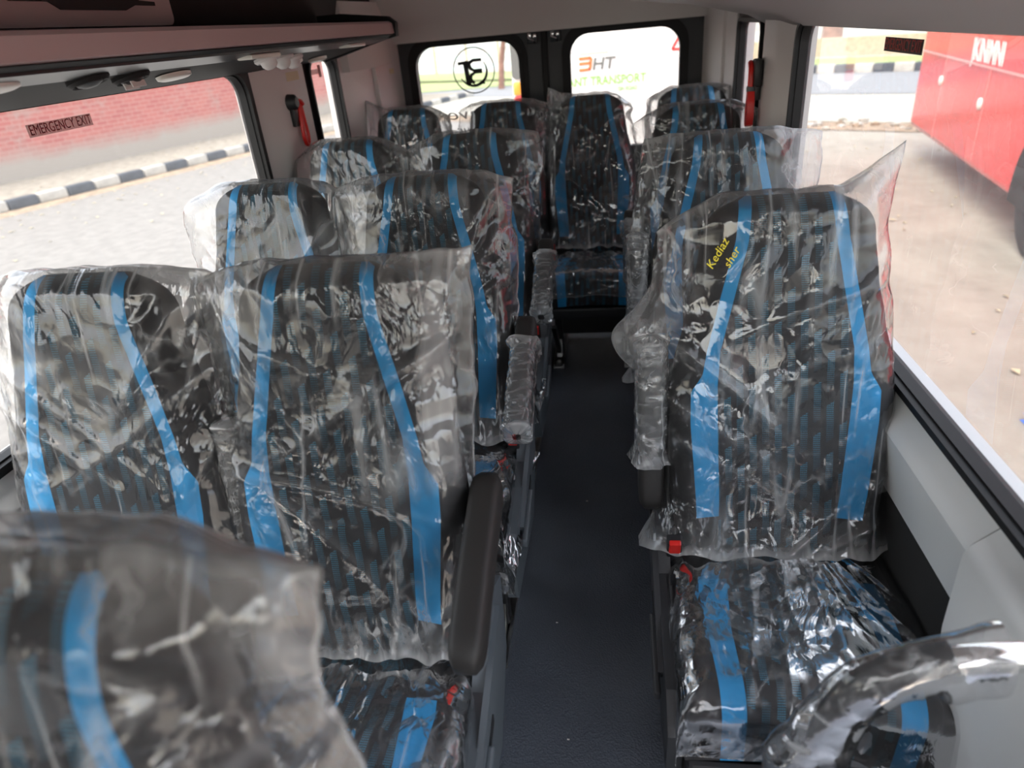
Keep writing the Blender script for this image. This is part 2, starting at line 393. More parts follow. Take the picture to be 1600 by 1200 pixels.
# right wall, with the passenger door standing open beside the camera
mb = MB()
mb.box(XR, XR+.06, .02, YB, 0, WB-.02, 'trim_light')
mb.prism([(XR+.05, 2.40), (XR-.004, 2.41), (XR-.040, 2.50), (XR-.044, 2.55), (XR-.044, 2.72), (XR-.030, 2.76), (XR-.004, 2.85), (XR+.05, 2.85)], 'z', .6, 1.455, 'trim_grey')
mb.box(XR-.02, XR+.06, 3.45, YB, .6, 1.62, 'trim_grey')
mb.box(XR, XR+.06, .0, .12, .0, 1.5, 'trim_grey')
mb.prism([(XR+.06, 1.50), (XR+.03, 1.475), (XR, 1.475), (XR-.005, 1.60), (XR-.005, ZC-.002), (XR+.06, ZC-.002)], 'y', YF, YB, 'headliner')
mb.box(XR, XR+.06, YF, -1.0, 0, 1.5, 'trim_grey')
struct(mb.build('wall_right', auto=35))
mb = MB(); mb.prism([(XR, .60), (XR-.03, .60), (XR-.050, .735), (XR-.042, .750), (XR+.006, WB-.015), (XR+.02, WB-.015)], 'y', .86, YB-.1, 'trim_light')
mb.prism([(XR, .30), (XR-.03, .30), (XR-.054, .58), (XR-.056, .735), (XR-.046, .752), (XR+.006, WB-.012), (XR+.02, WB-.012)], 'y', .05, .855, 'trim_light')
struct(mb.build('trim_3', auto=35))
mb = MB(); mb.box(XR-.028, XR, .86, YB-.05, 0, .60, 'carpet_black', .005); mb.box(XR-.028, XR, .06, .86, 0, .30, 'carpet_black', .005); struct(mb.build('trim_4'))
# unseen front end, shaped for light: bulkhead cuts film reflections, windscreen opening gives fill
mb = MB(); mb.box(XL, XR, YF-.06, YF, 0, 1.17, 'plastic_dark'); mb.box(XL, XR, YF-.06, YF, 1.66, ZC-.002, 'headliner'); mb.box(XL, XL+.1, YF-.06, YF, 1.17, 1.66, 'trim_grey'); mb.box(XR-.1, XR, YF-.06, YF, 1.17, 1.66, 'trim_grey'); struct(mb.build('unseen_front_wall'))

def side_window(n, x, sgn, y0, y1, r0=.07, frame=.055):
    mb = MB()
    o = rrect(y0-frame, y1+frame, WB-frame, WT+frame, .005); i = rrect(y0, y1, WB, WT, r0)
    mb.ring(o, i, 'x', x-.02*sgn, x+.012*sgn, 'rubber')
    o2 = rrect(y0-.018, y1+.018, WB-.018, WT+.018, r0+.012); i2 = rrect(y0-.004, y1+.004, WB-.004, WT+.004, r0)
    mb.ring(o2, i2, 'x', x+.008*sgn, x+.026*sgn, 'rubber')
    w = struct(mb.build('window_%d' % n, auto=40))
    g = MB(); g.add([(x-.012*sgn, p[0], p[1]) for p in rrect(y0-.01, y1+.01, WB-.01, WT+.01, r0)], [list(range(28))], 'glass')
    g.build('window_pane', w)
    return w
side_window(1, XL, 1, -.5, 2.335); side_window(5, XL, 1, -1.5, -.75); side_window(2, XL, 1, 2.90, 3.20, .05)
side_window(3, XR, -1, .20, 2.345, .05); side_window(4, XR, -1, 2.90, 3.40, .04)

# rear wall: headers, corner posts, two doors
mb = MB()
mb.prism([(YB-.06, 1.46), (YB+.1, 1.46), (YB+.1, ZC), (YB-.42, ZC), (YB-.20, 1.66), (YB-.10, 1.56)], 'x', XL-.05, XR+.06, 'headliner')
mb.prism([(XL-.02, YB-.26), (XL+.03, YB-.26), (XL+.065, YB-.12), (XL+.10, YB-.02), (XL+.10, YB+.1), (XL-.02, YB+.1)], 'z', 0, 1.62, 'trim_grey')
mb.prism([(XR+.02, YB-.26), (XR-.035, YB-.26), (XR-.07, YB-.12), (XR-.10, YB-.02), (XR-.10, YB+.1), (XR+.02, YB+.1)], 'z', 0, 1.62, 'trim_grey')
mb.prism([(XL, 3.30), (XL+.04, 3.32), (XL+.075, YB-.06), (XL, YB-.06)], 'z', 1.37, 1.66, 'headliner')
struct(mb.build('wall_rear', auto=35))
def rear_door(n, x0, x1, gx0, gx1, hx):
    mb = MB()
    o = rrect(x0, x1, 0.02, 1.475, .004); i = rrect(gx0-.03, gx1+.03, .84, 1.462, .11)
    mb.ring(o, i, 'y', YB-.03, YB+.05, 'door_black')
    mb.box(gx0-.02, gx1+.02, YB-.05, YB-.028, .12, .76, 'door_black', .01)
    d = struct(mb.build('door_%d' % n, auto=40))
    f = MB()
    f.ring(rrect(gx0-.045, gx1+.045, .80, 1.477, .125), rrect(gx0-.005, gx1+.005, .855, 1.432, .10), 'y', YB-.045, YB-.02, 'rubber')
    f.ring(rrect(gx0-.02, gx1+.02, .84, 1.447, .11), rrect(gx0, gx1, .86, 1.43, .10), 'y', YB-.055, YB+.0, 'rubber')
    f.build('window_seal', d, auto=40)
    g = MB(); g.add([(p[0], YB-.02, p[1]) for p in rrect(gx0-.01, gx1+.01, .85, 1.44, .10)], [list(range(28))], 'glass'); g.build('window_pane', d)
    h = MB()                                           # striker latch at the door's top inner corner
    h.box(hx-.03, hx+.03, YB-.06, YB-.03, 1.405, 1.46, 'door_black', .006)
    h.tube([(hx-.018, YB-.065, 1.45), (hx-.018, YB-.085, 1.43), (hx+.006, YB-.085, 1.42), (hx+.012, YB-.065, 1.41)], .006, 'chrome', 8)
    h.box(hx-.024, hx-.004, YB-.075, YB-.06, 1.432, 1.455, 'chrome', .003); h.box(hx+.006, hx+.022, YB-.072, YB-.06, 1.43, 1.45, 'chrome', .003)
    h.build('door_latch', d, auto=40)
    return d
rear_door(1, XL+.09, -.338, -1.04, -.475, -.395)
rear_door(2, -.33, XR-.09, -.20, .365, -.275)
mb = MB(); mb.box(-.352, -.318, YB-.045, YB-.01, .02, 1.475, 'rubber', .008); struct(mb.build('trim_5'))

# ------------------------------------------------------------------ overhead rack, duct, console
t = thing('luggage_rack', (0, 0, 0), 'rose-grey overhead luggage rack along the left wall above the long window', 'luggage rack')
def slope_z(x): return 1.505+(x+.90)*(1.505-1.425)/.33      # underside of the rack
mb = MB(); mb.prism([(-.895, 1.507), (-.878, 1.512), (-.882, 1.548), (-.895, 1.556), (-.925, 1.556), (-.925, 1.515)], 'y', -1.0, 3.07, 'rack_rose'); mb.build('rack_lip', t, auto=30)
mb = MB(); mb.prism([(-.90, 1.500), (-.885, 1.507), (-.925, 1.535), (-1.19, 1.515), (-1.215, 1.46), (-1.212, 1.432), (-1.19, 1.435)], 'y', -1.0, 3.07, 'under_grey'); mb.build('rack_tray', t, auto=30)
mb = MB(); mb.prism([(-.905, slope_z(-.905)-.010), (-.99, slope_z(-.99)-.006), (-.99, slope_z(-.99)+.01), (-.905, slope_z(-.905)+.01)], 'y', -1.0, 3.06, 'gloss_black'); mb.build('gloss_strip', t)
mb = MB(); mb.prism([(-.872, 1.50), (-.868, 1.55), (-.90, 1.575), (-1.1, 1.60), (-1.2, 1.60), (-1.2, 1.425), (-.93, 1.49)], 'y', 3.06, 3.10, 'rubber'); mb.build('end_cap', t, auto=30)
ang = math.atan2(.08, .33)
def under(x, y, dz=0): return Matrix.Translation((x, y, slope_z(x)-.004+dz)) @ Matrix.Rotation(-ang, 4, 'Y')
for (x, y) in ((-.99, 1.30), (-1.01, 1.46), (-1.0, 2.10), (-1.02, 2.24), (-1.04, 2.36)):
    m_ = under(x, y) @ Matrix.Scale(.78, 4); mb = MB()
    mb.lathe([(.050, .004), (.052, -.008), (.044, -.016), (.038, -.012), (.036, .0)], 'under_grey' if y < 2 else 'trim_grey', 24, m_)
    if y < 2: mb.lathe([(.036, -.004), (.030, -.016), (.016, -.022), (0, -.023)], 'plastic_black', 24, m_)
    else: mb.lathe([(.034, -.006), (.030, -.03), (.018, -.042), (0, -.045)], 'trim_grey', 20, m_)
    for a in (-.012, .012):
        if y < 2 and x < -1.0: mb.box(a-.002, a+.002, -.030, .030, -.034, -.018, 'trim_grey', mtx=m_)
    o = mb.build('air_vent', t, auto=40)
for (x, y) in ((-1.06, 1.70), (-.97, 1.04), (-1.10, 2.50), (-1.11, 2.76)):
    m_ = under(x, y); mb = MB(); vs = []
    for z, k in ((.0, 1), (-.007, .97), (-.010, .8)): vs.append([m_ @ Vector((.030*k*cos(a), .065*k*sin(a), z)) for a in [2*pi*q/24 for q in range(24)]])
    fl = [p for r in vs for p in r]; fs = [(i*24+k, i*24+(k+1) % 24, (i+1)*24+(k+1) % 24, (i+1)*24+k) for i in range(2) for k in range(24)]+[[48+k for k in range(24)]]
    mb.add(fl, fs, 'cream'); o = mb.build('reading_lamp', t, smooth=True); o['label'] = 'white oval reading lamp lens'
for y in (1.95, 2.72):
    mb = MB(); mb.box(-.97, -.925, y-.09, y+.09, slope_z(-.95)-.016, slope_z(-.95)-.004, 'cream', .004); mb.build('lamp_strip', t)
t = thing('slotted_console', (0, 0, 0), 'rose-grey panel with dark slots mounted behind the luggage rack, top left', 'console panel')
mb = MB(); mb.prism(rrect(-1.0, 1.83, 1.572, 1.78, .02), 'x', -1.13, -1.095, 'rack_rose'); mb.build('panel', t, auto=30)
for y0 in (.15, .75, 1.30):
    mb = MB(); mb.prism([(y0, 1.617), (y0+.10, 1.617), (y0+.13, 1.603), (y0+.34, 1.603), (y0+.38, 1.614), (y0+.46, 1.614), (y0+.46, 1.622), (y0+.40, 1.624), (y0+.36, 1.64), (y0+.12, 1.64), (y0+.09, 1.626), (y0, 1.626)], 'x', -1.097, -1.092, 'rack_dark'); mb.build('slot', t)
t = thing('air_duct', (0, 0, 0), 'dark grey overhead air duct running above the right-hand windows', 'air duct')
mb = MB()
mb.prism([(.565, 1.428), (.50, 1.462), (.30, 1.512), (.16, 1.532), (.10, 1.545), (.09, 1.60), (.12, 1.70), (.40, ZC-.03), (.565, ZC-.03)], 'y', -1.0, 2.86, 'duct_grey'); mb.build('duct_body', t, auto=35)
mb = MB(); mb.prism([(.565, 1.437), (.50, 1.466), (.30, 1.518), (.16, 1.536), (.085, 1.542), (.08, 1.60), (.11, 1.70), (.40, ZC-.03), (.565, ZC-.03)], 'y', 2.86, 2.90, 'trim_grey'); mb.build('end_cap', t, auto=35)

# ------------------------------------------------------------------ seats
REC = R(13); JZ = .45; TMAX = .742
def bw(t):                                              # half width of the backrest at height t along it
    pts = ((0, .198), (.1, .212), (.22, .221), (.32, .221), (.42, .210), (.5, .190), (.58, .172), (.66, .160), (.80, .150))
    for (a, A), (b, B) in zip(pts, pts[1:]):
        if t <= b:
            k = (t-a)/(b-a); k = k*k*(3-2*k)*.5+k*.5; w = A+(B-A)*k; break
    if t > .66: w *= max(1-((t-.66)/.090)**2.8, .30)**.5
    return max(w, .02)
def bscale(t): return max(1-(max(t-.62, 0)/.125)**2.4, .06)**.5
def bfront(s, t):
    q = min(abs(s)/bw(t), 1)
    D = (.055 if t > .15 else .04+.1*t)*bscale(t)
    n = D*max(1-q**6, 0)**.4
    bol = .020*math.exp(-((q-.80)/.15)**2)*min(1, t/.08)*max(0, 1-t/.58)
    n += bol
    if q < .62: n -= .006*(math.exp(-((t-.49)/.007)**2)+math.exp(-((t-.285)/.007)**2))*(1-q/.7)
    return n
def bback(s, t):
    q = min(abs(s)/bw(t), 1); return -.055*bscale(t)*max(1-q**5, 0)**.4
def P(s, t, n): return (s, t*sin(REC)-n*cos(REC), JZ+t*cos(REC)+n*sin(REC))
def interp(x, pts):
    if x <= pts[0][0]: return pts[0][1]
    for (a, A), (b, B) in zip(pts, pts[1:]):
        if x <= b: return A+(B-A)*(x-a)/(b-a)
    return pts[-1][1]
ST_IN = ((0, .116), (.12, .118), (.30, .126), (.38, .128), (.45, .124), (.55, .102), (.66, .078), (.74, .070))
ST_OUT = ((0, .160), (.12, .166), (.30, .180), (.365, .180), (.40, .158), (.45, .150), (.55, .128), (.66, .102), (.74, .093))
CACHE = {}
def cached(key, fn):
    if key not in CACHE: CACHE[key] = fn()
    return CACHE[key]
def mk_mesh(mb, name, uv=None, smooth=True):
    me = bpy.data.meshes.new(name); me.from_pydata(mb.v, [], mb.f)
    for m in mb.mats: me.materials.append(M[m])
    me.polygons.foreach_set('material_index', mb.m)
    if uv is not None:
        l = me.uv_layers.new(name='UVMap'); vi = np.zeros(len(me.loops), dtype=np.int32); me.loops.foreach_get('vertex_index', vi)
        l.data.foreach_set('uv', np.asarray(uv, dtype=np.float32)[vi].ravel())
    if smooth: me.polygons.foreach_set('use_smooth', [True]*len(me.polygons))
    me.update(); return me
def backrest_mesh():
    mb = MB(); uv = []; rows = []
    ts = [TMAX*i/92 for i in range(93)]
    for t in ts:
        w = bw(t); si = min(interp(t, ST_IN), w*.84); so = min(interp(t, ST_OUT), w*.96)
        half = [si*k/10 for k in range(10)]+[si, (si+so)/2, so]+[so+(w-so)*k for k in (.2, .4, .6, .75, .87, .95, 1.0)]
        ss = [-x for x in half[:0:-1]]+half
        row = [(s, bfront(s, t)) for s in ss]
        bk = [(w*k, bback(w*k, t)) for k in (.98, .9, .7, .35, 0, -.35, -.7, -.9, -.98)]
        row += bk; rows.append([P(s, t, n) for s, n in row]); uv += [(s, t) for s, n in row]
    n = len(rows[0]); nf = 2*len(half)-1
    for r in rows: mb.v += r
    for i in range(len(rows)-1):
        t = (ts[i]+ts[i+1])/2
        for j in range(n):
            k = (j+1) % n
            mat = 'fabric_black'
            if j < nf-1:
                c = abs((j+.5)-(nf-1)/2)
                if c < 10: mat = 'fabric_pattern'
                elif c < 12 and .085 < t: mat = 'fabric_blue'
            mb.f.append([i*n+j, i*n+k, (i+1)*n+k, (i+1)*n+j]); mb.m.append(mb.mi(mat))
    mb.f.append([k for k in range(n)][::-1]); mb.m.append(mb.mi('fabric_black'))
    mb.f.append([(len(rows)-1)*n+k for k in range(n)]); mb.m.append(mb.mi('fabric_black'))
    return mk_mesh(mb, 'backrest', uv)
CW, CF, CR, CZ, CB = .219, .46, .055, .475, .325          # cushion half width, depth, edge radius, top, bottom
def cushion_top(x, y): return CZ-.022*(abs(x)/CW)**3*0 + .012*cos(min(abs(x)/CW, 1)*pi/2) - .02*(1-min(1, abs(y)/.25)) - .0*y
def fold(p, half, r):
    if p <= half-r: return p, 0.0
    a = (p-(half-r))/r
    if a < pi/2: return half-r+r*sin(a), r*(1-cos(a))
    return half, r+(p-(half-r)-r*pi/2)
def cush_pt(px, q, grow=0.0):
    """px: signed distance across from the middle, q: distance from the back edge towards the front"""
    hx, dx = fold(abs(px), CW+grow, CR); hy, dy = fold(q, CF+grow, CR)
    d = (dx**3+dy**3)**(1/3)
    x = math.copysign(hx, px); y = -hy
    return Vector((x, y+.03, cushion_top(x, y)+grow-d))
def cushion_mesh():
    mb = MB(); uv = []
    side = CW-CR+CR*pi/2+(CZ-CR-CB); front = CF-CR+CR*pi/2+(CZ-CR-CB)
    qs = [front*i/56 for i in range(57)]
    for q in qs:
        t = q/front
        si = interp(q, ((0, .10), (.10, .108), (.30, .125), (.5, .120), (.7, .117))); so = interp(q, ((0, .13), (.10, .158), (.2, .172), (.30, .168), (.5, .160), (.7, .156)))
        half = [si*k/8 for k in range(8)]+[si, (si+so)/2, so]+[so+(side-so)*k/14 for k in range(1, 15)]
        ss = [-x for x in half[:0:-1]]+half
        for s in ss:
            p = cush_pt(s, q); p.z = max(p.z, CB); mb.v.append(tuple(p)); uv.append((s, q))
    n = len(ss)
    for i in range(len(qs)-1):
        q = (qs[i]+qs[i+1])/2
        for j in range(n-1):
            c = abs((j+.5)-(n-1)/2); mat = 'fabric_black'
            if c < 8: mat = 'fabric_pattern'
            elif c < 10 and q > .17: mat = 'fabric_blue'
            mb.f.append([i*n+j, i*n+j+1, (i+1)*n+j+1, (i+1)*n+j]); mb.m.append(mb.mi(mat))
    o = len(mb.v); k = mb.mi('plastic_black')
    mb.v += [(-CW, .03, CB), (CW, .03, CB), (CW, -CF+.03, CB), (-CW, -CF+.03, CB)]; uv += [(0, 0)]*4
    mb.f.append([o, o+1, o+2, o+3]); mb.m.append(k)
    return mk_mesh(mb, 'cushion', uv)

def rid(p): return 1-2*abs(mnoise.noise(p))
def crumple(u, v, sd):
    """sharp folds in metres, roughly -1..1"""
    a = mnoise.noise(Vector((u*3.1, v*2.3, sd)))
    U = u+.06*a; V = v+.05*mnoise.noise(Vector((u*2.7+9, v*3.3, sd+4)))
    c1, s1 = cos(.7+a*.8), sin(.7+a*.8)
    k1 = rid(Vector(((U*c1+V*s1)*5.5, (-U*s1+V*c1)*2.2, sd+1)))
    k2 = rid(Vector(((U*s1-V*c1)*11, (U*c1+V*s1)*5, sd+7)))
    k3 = rid(Vector((U*24, V*17, sd+13)))
    return .55*k1+.30*k2+.15*k3-.25, max(k1, k2)
def upper_hull(pts):
    h = []
    for p in pts:
        while len(h) >= 2 and (h[-1][0]-h[-2][0])*(p[1]-h[-2][1])-(h[-1][1]-h[-2][1])*(p[0]-h[-2][0]) >= 0: h.pop()
        h.append(p)
    return h
def bag_mesh(sd, nu, nv, wl=.25, wr=.25, cl=.03, cr=.05, hem=.03, fl=.03, fr=.03, amp=1.0, top=.0, bulge=0.0):
    """a loose polythene bag pulled over the backrest; wl/wr half width of the flat top seam, cl/cr how far its corners stick up,
    fl/fr sideways flare of the open hem"""
    mb = MB(); uv = []; bunch = []
    ncol = nu
    us = [-cos(pi*i/ncol*.5*2) if 0 else -1+2*i/ncol for i in range(ncol+1)]
    def side(t, w_end, fl_, ph):
        tight = bw(min(t, .66))+.012
        k = max(0, min(1, (t-.30)/.42)); k = k*k*(3-2*k)
        base = max(tight, bw(.3)+.014)*(1-k)+w_end*k if t > .30 else tight+.012
        base = max(base, tight)
        if ph < 3 and bulge: base += bulge*math.exp(-((t-.47)/.085)**2)
        base += fl_*max(0, 1-(t-hem)/.16)**2
        base += .016*amp*mnoise.noise(Vector((t*7, ph, sd)))*(.4+k)+.007*mnoise.noise(Vector((t*22, ph, sd+2)))
        return max(base, bw(t)+.008 if t < TMAX else .01)
    rn = random.Random(int(sd*7)); lines = []
    for k in range(9):
        mode = k % 3
        if mode == 0: a_ = (rn.choice((-.22, .22)), rn.uniform(.20, .62)); b_ = (-a_[0]*rn.uniform(.2, 1.0), a_[1]-rn.uniform(.10, .30))
        elif mode == 1: a_ = (rn.uniform(-.2, .2), hem); b_ = (a_[0]+rn.uniform(-.22, .22), hem+rn.uniform(.10, .25))
        else: a_ = (rn.choice((-.20, .20)), rn.uniform(.55, .72)); b_ = (rn.uniform(-.12, .12), a_[1]-rn.uniform(.10, .35))
        lines.append((a_, b_, rn.uniform(.006, .014)*amp, rn.uniform(.006, .010), rn.uniform(-.12, .12)))
    def creases(s, t):
        h = 0; bb = 0
        for a_, b_, hh, ww, cv in lines:
            dx, dy = b_[0]-a_[0], b_[1]-a_[1]; L2 = dx*dx+dy*dy; L = L2**.5
            k = ((s-a_[0])*dx+(t-a_[1])*dy)/L2
            if -.02 < k < 1.02:
                d = ((s-a_[0])*dy-(t-a_[1])*dx)/L+cv*L*4*k*(1-k)*.5
                if abs(d) < ww*6:
                    e = (1-k)**.6*min(1, max(k, 0)*8+.3) if k < 1 else 0
                    x = d/ww; v = hh*e*(math.exp(-abs(x)*1.1) if x < 0 else math.exp(-x*x*.25))
                    h += v; bb = max(bb, e*math.exp(-x*x*1.5))
        return h, bb
    for r in range(nv+1):
        tt = r/nv
        fr_row, bk_row = [], []
        t_mid = hem+tt*(TMAX+.010+top-hem)
        aL = side(t_mid, wl, fl, 1.7); aR = side(t_mid, wr, fr, 5.1)
        tb = min(t_mid, TMAX-.001); w = bw(tb)
        samp = [w*math.sin(k*pi/2/10) for k in range(-10, 11)]
        taper = 1 if t_mid < TMAX-.03 else max(0, 1-((t_mid-TMAX+.03)/(.052+top)))**.6
        wav = .035*mnoise.noise(Vector((t_mid*3, 2.2, sd)))
        fpts = [(-aL, -.004+wav)]+[(s, max(bfront(s, min(tb, .655)) if t_mid > .655 else bfront(s, tb), .008)*taper+.007) for s in samp]+[(aR, -.004-wav)]
        bpts = [(-aL, .004-wav)]+[(s, -bback(s, min(tb, .655) if t_mid > .655 else tb)*taper+.007) for s in samp]+[(aR, .004+wav)]
        fh, bh = upper_hull(fpts), upper_hull(bpts)
        for u in us:
            s = u*(aR if u > 0 else aL)
            c = abs(u); rise = (cr if u > 0 else cl)*max(0, (c-.40)/.60)**1.5
            rag = (-.05*max(0, -u-.55)*max(0, fl-.04)*40*.4) + (1+8*max(0, fl-.03))*.016*mnoise.noise(Vector((u*4, 3, sd+30)))+.006*mnoise.noise(Vector((u*9, 3, sd+31)))
            t = t_mid+rise*max(0, (tt-.72)/.28)**2+rag*max(0, 1-tt*7)+.006*mnoise.noise(Vector((u*5, 8, sd+40)))*max(0, (tt-.9)*10)
            gap_edge = max(0, (abs(s)-w)/.1)
            cz, cr_ = crumple(s, t, sd); cz2, cr2 = crumple(s+3.3, t, sd+50)
            pm = max(0, min(1, mnoise.noise(Vector((s*5.5, t*4.5, sd+90)))*2.2+.15)); slack = .10+.55*pm+1.1*min(1, gap_edge)+.45*max(0, min(1, (t-.45)/.2))*abs(u)+.7*max(0, 1-tt*6)
            edge = min(1, (1-c)*9); sm = min(1, (1-tt)*14)
            hemflare = (.03+.5*max(0, fl-.03))*max(0, 1-tt*7)**1.5*(1+.9*mnoise.noise(Vector((u*3, 1, sd+60))))
            nf = interp(s, fh)+max(-.004, .0115*amp*slack*cz)*edge*sm+.003*edge+hemflare
            nb = -(interp(s, bh)+max(-.004, .0115*amp*slack*cz2)*edge*sm+.003*edge)
            crs, crb = creases(s, t); nf += crs*edge
            curl = .02*mnoise.noise(Vector((t*5, u*2, sd+70)))*min(1, gap_edge)
            b0 = min(1, .9*max(0, 1-tt*28)+.35*max(0, 1-tt*9)*rid(Vector((u*9, 0, sd)))**2+.32*min(1, gap_edge)+.35*max(0, tt-.955)/.045+.3*max(0, c-.97)/.03+.30*crb)
            fr_row.append((P(s, t, nf+curl), (s+sd*1.37, t), b0)); bk_row.append((P(s, t, nb+curl), (s+sd*1.37+.7, t), b0))
        bk_row = bk_row[::-1]
        row = fr_row+bk_row
        mb.v += [x[0] for x in row]; uv += [x[1] for x in row]; bunch += [x[2] for x in row]
    n = 2*(ncol+1); k0 = mb.mi('film')
    for i in range(nv):
        for j in range(n):
            k = (j+1) % n
            mb.f.append([i*n+j, i*n+k, (i+1)*n+k, (i+1)*n+j]); mb.m.append(k0)
    for j in range(ncol):                                  # top seam
        mb.f.append([nv*n+j, nv*n+j+1, nv*n+n-2-j, nv*n+n-1-j]); mb.m.append(k0)
    me = mk_mesh(mb, 'plastic_cover', uv)
    at = me.attributes.new('bunch', 'FLOAT', 'POINT'); at.data.foreach_set('value', np.asarray(bunch, dtype=np.float32))
    return me
def cushion_film_mesh(sd, nu, nv, fl=.03, drop=.085):
    mb = MB(); uv = []; bunch = []
    side = CW-CR+CR*pi/2+drop*.75; front = CF-CR+CR*pi/2+drop
    for i in range(nv+1):
        q = -.01+(front+.01)*i/nv
        for j in range(nu+1):
            px = -side+2*side*j/nu
            p = cush_pt(px, max(q, 0), .010)
            if q < 0: p.y -= q
            e = cush_pt(px, max(q, 0), .020)-cush_pt(px, max(q, 0), .010); nrm = e.normalized()
            hemd = max(0, max((abs(px)-side+.09)/.09, (q-front+.075)/.075))
            # long creases fanning from the back corners and across the front lip
            ang = math.atan2(px*.9, q+.12); rad = math.hypot(px, q+.12)
            ray_ = rid(Vector((ang*9+.3*mnoise.noise(Vector((px*6, q*6, sd))), rad*1.3, sd+3)))
            cz, cr_ = crumple(px*1.6, q*1.6, sd+20)
            h = .0015+.0035*max(0, ray_)**2+.004*max(0, cz)+hemd*(fl*.35*(1+mnoise.noise(Vector((px*7, q*7, sd+5))))+.010*cz)
            p += nrm*h
            p.z += .012*mnoise.noise(Vector((px*8, q*8, sd+8)))*hemd**3
            mb.v.append(tuple(p)); uv.append((px+sd*1.9, q)); bunch.append(min(1, .5*max(0, hemd-.8)/.2+.12*hemd))
    k0 = mb.mi('film_tight')
    for i in range(nv):
        for j in range(nu): mb.f.append([i*(nu+1)+j, i*(nu+1)+j+1, (i+1)*(nu+1)+j+1, (i+1)*(nu+1)+j]); mb.m.append(k0)
    me = mk_mesh(mb, 'cushion_cover', uv)
    at = me.attributes.new('bunch', 'FLOAT', 'POINT'); at.data.foreach_set('value', np.asarray(bunch, dtype=np.float32))
    return me
AL = .34
def armrest_mesh():                                        # padded bar along local -Y from its hinge at the origin
    mb = MB(); prof = []
    rows = []
    for k in range(24):
        y = .03-(AL)*k/23; e = min(1, min(k, 23-k)/3); sc = math.sqrt(max(0.02, 1-(1-e)**2))
        hw, hh = .028*(.55+.45*sc), .036*(.35+.65*sc); cz = -.012*max(0, 1-k/12)
        rows.append([(hw*math.copysign(abs(cos(a))**.5, cos(a)), y, cz+hh*math.copysign(abs(sin(a))**.5, sin(a))) for a in [2*pi*q/24 for q in range(24)]])
    for r in rows: mb.v += r
    k0 = mb.mi('armrest_vinyl')
    for i in range(23):
        for j in range(24): mb.f.append([i*24+j, i*24+(j+1) % 24, (i+1)*24+(j+1) % 24, (i+1)*24+j]); mb.m.append(k0)
    for i, rev in ((0, 1), (23, 0)):
        f = [i*24+j for j in range(24)]; mb.f.append(f[::-1] if rev else f); mb.m.append(k0)
    return mk_mesh(mb, 'armrest')
def armrest_wrap_mesh(sd, y_from=-.06):
    mb = MB(); uv = []; bunch = []; nr = 60; na = 36
    for k in range(nr+1):
        t = k/nr; y = y_from-(AL+y_from+.02)*t*1.0
        g = .004+.010*max(0, 1-t*9)+.008*max(0, (t-.93)/.07)
        for q in range(na):
            a = 2*pi*q/na; n = rid(Vector((cos(a)*2, sin(a)*2, y*26+sd)))*.0032+.002*mnoise.noise(Vector((a*3, y*60, sd)))
            n += .012*max(0, 1-t*8)*mnoise.noise(Vector((cos(a)*3, sin(a)*3, sd)))
            cl = 1 if t < .96 else max(.25, 1-((t-.96)/.04)**2*.75)
            mb.v.append(((.029+g+n)*cl*math.copysign(abs(cos(a))**.6, cos(a)), y+.01*mnoise.noise(Vector((a, 2, sd)))*(t < .05), (.037+g+n)*cl*math.copysign(abs(sin(a))**.6, sin(a))))
            uv.append((a*.035+sd, y)); bunch.append(min(1, .05+.6*max(0, rid(Vector((sd+cos(a)*.8, sin(a)*.8, y*55))))**4+.4*max(0, 1-t*12)+.4*max(0, t-.94)/.06))
    k0 = mb.mi('film_wrap')
    for i in range(nr):
        for j in range(na): mb.f.append([i*na+j, i*na+(j+1) % na, (i+1)*na+(j+1) % na, (i+1)*na+j]); mb.m.append(k0)
    me = mk_mesh(mb, 'armrest_wrap', uv)
    at = me.attributes.new('bunch', 'FLOAT', 'POINT'); at.data.foreach_set('value', np.asarray(bunch, dtype=np.float32))
    return me
def buckle_meshes():
    mb = MB(); mb.box(-.016, .016, -.013, .013, -.07, .012, 'plastic_black', .004); mb.box(-.006, .006, -.004, .004, -.16, -.07, 'plastic_black')
    a = mk_mesh(mb, 'buckle', smooth=False)
    mb = MB(); mb.box(-.012, .012, -.017, -.004, -.02, .016, 'red', .003); b = mk_mesh(mb, 'buckle_button', smooth=False)
    return a, b
def base_mesh():
    mb = MB()
    mb.box(-.215, .215, -.44, .02, .27, .325, 'plastic_black', .01)
    mb.box(-.19, .19, -.06, -.03, .03, .27, 'plastic_black', .005)
    return mk_mesh(mb, 'seat_base', smooth=False)
def leg_mesh():
    mb = MB()
    mb.box(-.018, .018, -.06, -.02, .02, .28, 'plastic_black', .004)
    mb.prism([(-.10, .022), (-.02, .022), (-.035, .10), (-.06, .10)], 'x', -.012, .012, 'steel')
    mb.prism([(-.34, .28), (-.30, .28), (-.045, .03), (-.085, .03)], 'x', -.010, .010, 'plastic_black')
    return mk_mesh(mb, 'leg', smooth=False)
def rail_mesh():
    mb = MB()
    mb.box(-.026, .026, -.19, .30, 0, .010, 'steel', .002); mb.box(-.026, -.019, -.19, .30, .010, .024, 'steel'); mb.box(.019, .026, -.19, .30, .010, .024, 'steel')
    mb.lathe([(.011, .010), (.011, .020), (.006, .024), (0, .025)], 'steel', 6, Matrix.Translation((0, -.13, 0)))
    mb.lathe([(.016, .0105), (.016, .012), (.0, .012)], 'steel', 12, Matrix.Translation((0, -.13, 0)))
    return mk_mesh(mb, 'floor_rail', smooth=False)
